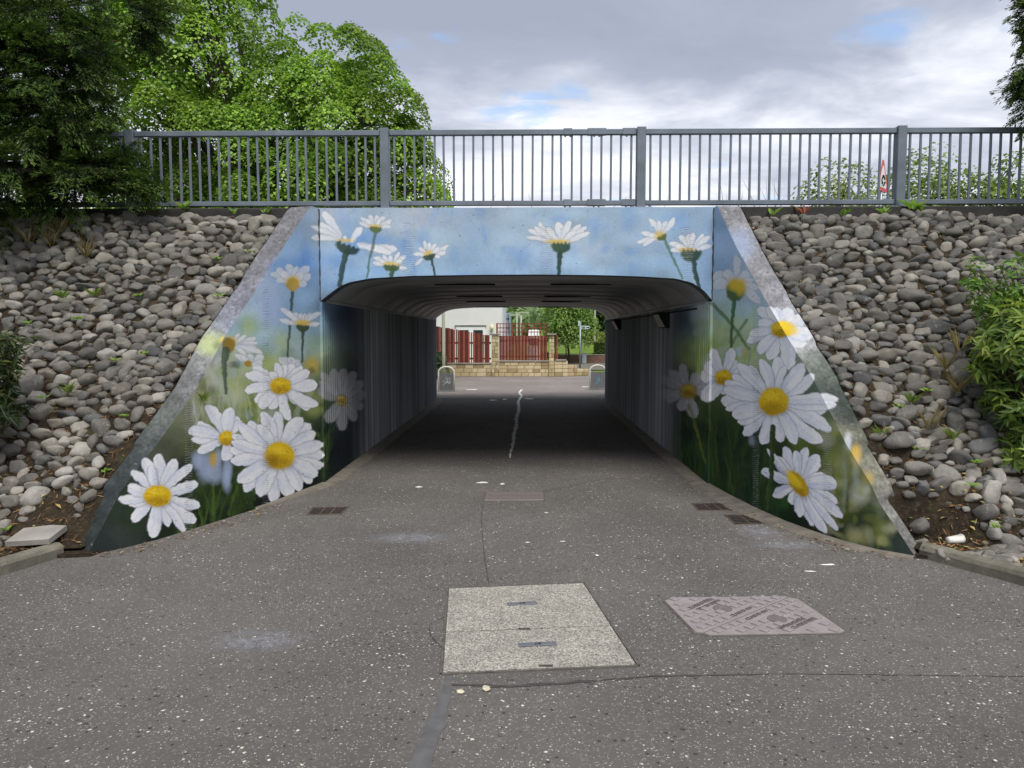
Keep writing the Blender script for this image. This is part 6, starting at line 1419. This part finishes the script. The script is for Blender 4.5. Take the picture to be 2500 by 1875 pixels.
# cabinet, hedge, low wall, chain fence, trees
c = P5(1426, 886, 45.0); t = tag(empty('utility_cabinet', (c[0], 45.0, 0)), 'small grey street cabinet in front of the low brick wall', 'cabinet'); GC = simple('cabinet_grey', tuple(lin(158, 172, 176)), .6, 0, .08)
MB().box((0, 0, .31), (.27, .2, .62), 0, .01).build('body', GC, t); MB().box((0, -.108, .31), (.22, .012, .54), 0, .004).build('door', GC, t); MB().box((0, 0, .635), (.31, .24, .03), 0, .006).build('lid', GC, t)
BRICK = simple('dull_red_brick', tuple(lin(120, 88, 78)), .9, 0, .3, 9, .5)
wl_ = tag(empty('low_brick_wall', (P5(1450, 880, 46)[0], 46, 0)), 'low red brick retaining wall below the hedge and verge', 'wall'); xa, xb = P5(1360, 880, 46)[0] - P5(1450, 880, 46)[0], 9.0; zt = P5(1400, 866.5, 46)[2]
MB().box(((xa + xb) / 2, 0, zt / 2 - .02), (xb - xa, .22, zt)).build('brickwork', BRICK, wl_); MB().box(((xa + xb) / 2, 0, zt), (xb - xa, .28, .05), 0, .01).build('wall_coping', M['concrete'], wl_)
for c_ in range(4):
    MB().box(((xa + xb) / 2, -.112, zt * (c_ + .5) / 4.5), (xb - xa, .004, .012)).build('bed_joint', MORT, wl_)
V = [(1.9, 46.1, zt - .05), (30, 46.1, zt - .05), (30, 75, 2.2), (1.0, 75, 2.2)]; tag(link('verge', mesh('verge', V, [(0, 1, 2, 3)], M['grass'])), kind='structure')
V = [(2.75, 33.2, .02), (6.0, 33.0, .02), (9, 35.5, .02), (3.4, 36.0, .02)]; tag(link('lawn', mesh('lawn', V, [(0, 1, 2, 3)], M['grass'])), kind='structure')
V = [(-20, 36.1, -.002), (40, 39, -.002), (40, 45.9, -.002), (-20, 45.9, -.002)]; tag(link('pavement', mesh('pavement', V, [(0, 1, 2, 3)], M['haunch'])), kind='structure')
hx = P5(1458, 850, 47)[0]; q = np.random.default_rng(44); n = 9000; hz0, hz1 = zt - .05, P5(1460, 836, 47)[2]; hw = 2.6
t = tag(empty('hedge', (hx + hw / 2 - .2, 47.2, hz0)), 'clipped green hedge above the low brick wall', 'hedge')
P = np.stack([q.uniform(-hw / 2, hw / 2, n), q.uniform(-.5, .5, n), q.uniform(0, hz1 - hz0, n)], 1); f = q.integers(0, 3, n); P[f == 0, 1] = -.5 + np.abs(q.normal(0, .06, (f == 0).sum())); P[f == 1, 2] = (hz1 - hz0) - np.abs(q.normal(0, .05, (f == 1).sum())); P[:, 2] += q.normal(0, .03, n)
link('foliage', leaf_mesh('foliage', P, unit(q.normal(0, 1, (n, 3)) + np.array([0, -.5, .2])), unit(q.normal(0, .5, (n, 3)) + np.array([0, -.5, .8])), .10, .07, mixcol(q, n, [(86, 108, 54), (104, 124, 64), (72, 94, 48), (126, 138, 74)]), M['leaf'], .2), t)
mb = MB()
for k in range(7): mb.tube([(-hw / 2 + .3 + k * .33, 0, 0), (-hw / 2 + .3 + k * .33, 0, .6)], .02, 5)
mb.build('stems', M['bark'], t)
for k, px in enumerate((1368, 1399, 1421)):
    d = 52; z = P5(px, 834, d)[2]; x = P5(px, 850, d)[0]; t = tag(empty('fence_post', (x, d, .4)), ('concrete wire fence post between the garden wall and street tree', 'concrete wire fence post just right of the street tree stake', 'concrete wire fence post right behind the finger post')[k], 'post', 'wire fence posts on the verge'); MB().box((0, 0, (z - .4) / 2), (.09, .09, z - .4), 0, .01).build('shaft', M['concrete'], t); MB().box((0, 0, z - .38), (.11, .11, .03), 0, .008).build('post_cap', M['concrete'], t)
mb = MB(); xa = P5(1364, 850, 52)[0]
for z in (.75, 1.0, 1.25): mb.tube([(xa, 52, z), (xa + 3, 52, z)], .006, 4)
tag(mb.build('wire', M['galv']), 'strands of wire strung between the concrete fence posts', 'wire')
st = tag(empty('tree_stake', (P5(1384, 880, 46)[0] - .12, 44.8, 0)), 'dark wooden stake supporting the young street tree', 'stake'); MB().box((0, 0, .55), (.06, .06, 1.1), 0, .008).build('stake_post', M['bark'], st); MB().box((.1, 0, .98), (.2, .03, .05)).build('tie', M['dark'], st)
G1 = [(124, 156, 78), (138, 170, 90), (110, 142, 70), (152, 180, 104)]
L5 = lambda px, py, d, r: (tuple(P5(px, py, d)), r)
broadleaf_tree('street_tree', 'young light green tree growing beside its wooden stake', (P5(1387, 880, 45)[0], 45, 0), [L5(1385, 795, 45, (1.35, 1.2, 1.0)), L5(1372, 770, 45, (1.0, 1.2, 1.0)), L5(1410, 780, 45, (1.1, 1.1, 1.0)), L5(1400, 740, 45, (1.2, 1.2, 1.0)), L5(1352, 805, 46, (.6, 1, .5)), L5(1400, 815, 45, (.8, .9, .5))], 150, 9000, .13, G1, 71, .07, (.6, .35))
broadleaf_tree('verge_bush', 'yellow green bush behind the wire fence posts', (P5(1420, 850, 56)[0], 56, .8), [L5(1395, 832, 56, (1.2, .8, .5)), L5(1425, 828, 56, (1.0, .8, .8)), L5(1460, 830, 56, (1.3, .8, .5))], 60, 3200, .17, [(140, 152, 76), (124, 142, 66), (156, 164, 90)], 72, .05, (.5, .35), 'bush')
DK = [(52, 78, 38), (62, 90, 44), (44, 68, 36), (70, 98, 46)]
for k, (px, py, d, r, lab) in enumerate(((1440, 790, 66, 3.0, 'dark broad tree behind the telegraph pole'), (1480, 780, 62, 3.2, 'dark tall tree at the right above the hedge'), (1420, 770, 74, 3.2, 'dark tree filling the gap behind the young street tree'), (1515, 790, 64, 3.4, 'dark spreading tree further right behind the hedge'))):
    broadleaf_tree('roadside_tree', lab, (P5(px, 850, d)[0], d, .9), [L5(px, py, d, (r, r * .8, r * 1.1)), L5(px - 8, py + 25, d, (r * .9, r * .7, r * .8))], 90, 6000, .24, DK, 73 + k, .2, (1.1, .4), group='dark trees behind the hedge')
sh = broadleaf_tree('conifer_bush', 'rounded green bush between the tunnel exit and the lamp post', (P5(1072, 900, 29.6)[0], 29.6, 0), [L5(1070, 880, 29.6, (.28, .3, .5)), L5(1074, 900, 29.6, (.3, .3, .4))], 34, 2600, .06, [(96, 118, 74), (110, 130, 84), (84, 108, 66)], 79, .04, (.16, .3), 'bush')
# wooded hill
nx_, ny_ = 60, 24; x = np.linspace(-260, 300, nx_); y = np.linspace(120, 420, ny_); Xg, Yg = np.meshgrid(x, y, indexing='ij')
hill = lambda X, Y: np.clip((Y - 120) / 200, 0, 1) ** 1.2 * (4.5 + 2.0 * np.sin(X * .012 + 1.1) - .008 * X) + 1.2 * np.sin(X * .06) * np.clip((Y - 130) / 60, 0, 1)
V = np.stack([Xg.ravel(), Yg.ravel(), hill(Xg, Yg).ravel() - .1], 1); tag(link('hill', mesh('hill', V, grid_faces(nx_, ny_), M['grass'], True)), kind='structure')
q = np.random.default_rng(3); nt = 900; P, D, N, co = [], [], [], []
tx = q.uniform(-40, 60, nt); ty = q.uniform(125, 330, nt) ; tz = hill(tx, ty)
for i in range(nt):
    r = q.uniform(2.2, 4.2); m = 90; d = unit(q.normal(0, 1, (m, 3)) + np.array([0, -.3, .3])); P.append(np.array([tx[i], ty[i], tz[i] + r * .9]) + d * r * np.array([1, 1, 1.15]) * q.uniform(.75, 1.05, (m, 1))); D.append(unit(np.cross(d, q.normal(0, 1, 3)))); N.append(d); co.append(mixcol(q, m, [(130, 156, 104), (142, 166, 114), (118, 146, 100), (152, 174, 122)]) * q.uniform(.75, 1.15))  # leaf greens paled: distance haze is mixed into the colour
P, D, N, co = map(np.concatenate, (P, D, N, co)); o = link('hillside_wood', leaf_mesh('hillside_wood', P, D, N, 1.5, 1.4, co, M['leaf'], .1)); tag(o, kind='stuff')
# warning sign above the railing
SY = 18.5; c = P5((1900) * k2, 388 * k2, SY); t = tag(empty('warning_sign', (c[0] + .06, SY, 3.26)), 'red and white triangular roundabout warning sign behind the railing', 'sign')
zc = c[2] - 3.26; mb = MB(); mb.tube([(0, .03, 0), (0, .03, zc + .2)], .038, 10); mb.build('post', M['galv'], t, True)
def tri(r, y, name, mat, parent, rot):
    pts = []
    for k in range(3):
        a0 = math.pi / 2 + k * 2 * math.pi / 3
        for da in (-.12, 0, .12): pts.append((math.cos(a0 + da) * r, math.sin(a0 + da) * r))
    n = len(pts); mb = MB(); V = [(x * .9, y, z) for x, z in pts] + [(x * .9, y + .008, z) for x, z in pts]; mb.add(V, [tuple(range(n)), tuple(range(n, 2 * n))[::-1]] + [(i, i + n, (i + 1) % n + n, (i + 1) % n) for i in range(n)])
    return mb.build(name, mat, parent, loc=(0, 0, zc), rot=(0, 0, rot))
yaw_ = math.radians(48); pl = tri(.47, -.02, 'sign_plate', simple('sign_red', tuple(lin(206, 60, 62)), .4, 0, .06), t, yaw_)
f = tri(.33, -.024, 'sign_face', simple('sign_white', tuple(lin(226, 224, 220)), .4, 0, .04), t, yaw_)
mb = MB()
for k in range(3):
    a = np.linspace(k * 2.094 + .3, k * 2.094 + 1.75, 9); mb.tube([(math.cos(b) * .11, -.032, -.03 + math.sin(b) * .11) for b in a], np.linspace(.014, .018, 9), 5)
    e_ = a[-1]; mb.tube([(math.cos(e_) * .11, -.032, -.03 + math.sin(e_) * .11), (math.cos(e_ + .35) * .11, -.032, -.03 + math.sin(e_ + .35) * .11)], [.036, .002], 5)
mb.build('roundabout_arrows', M['dark'], f)
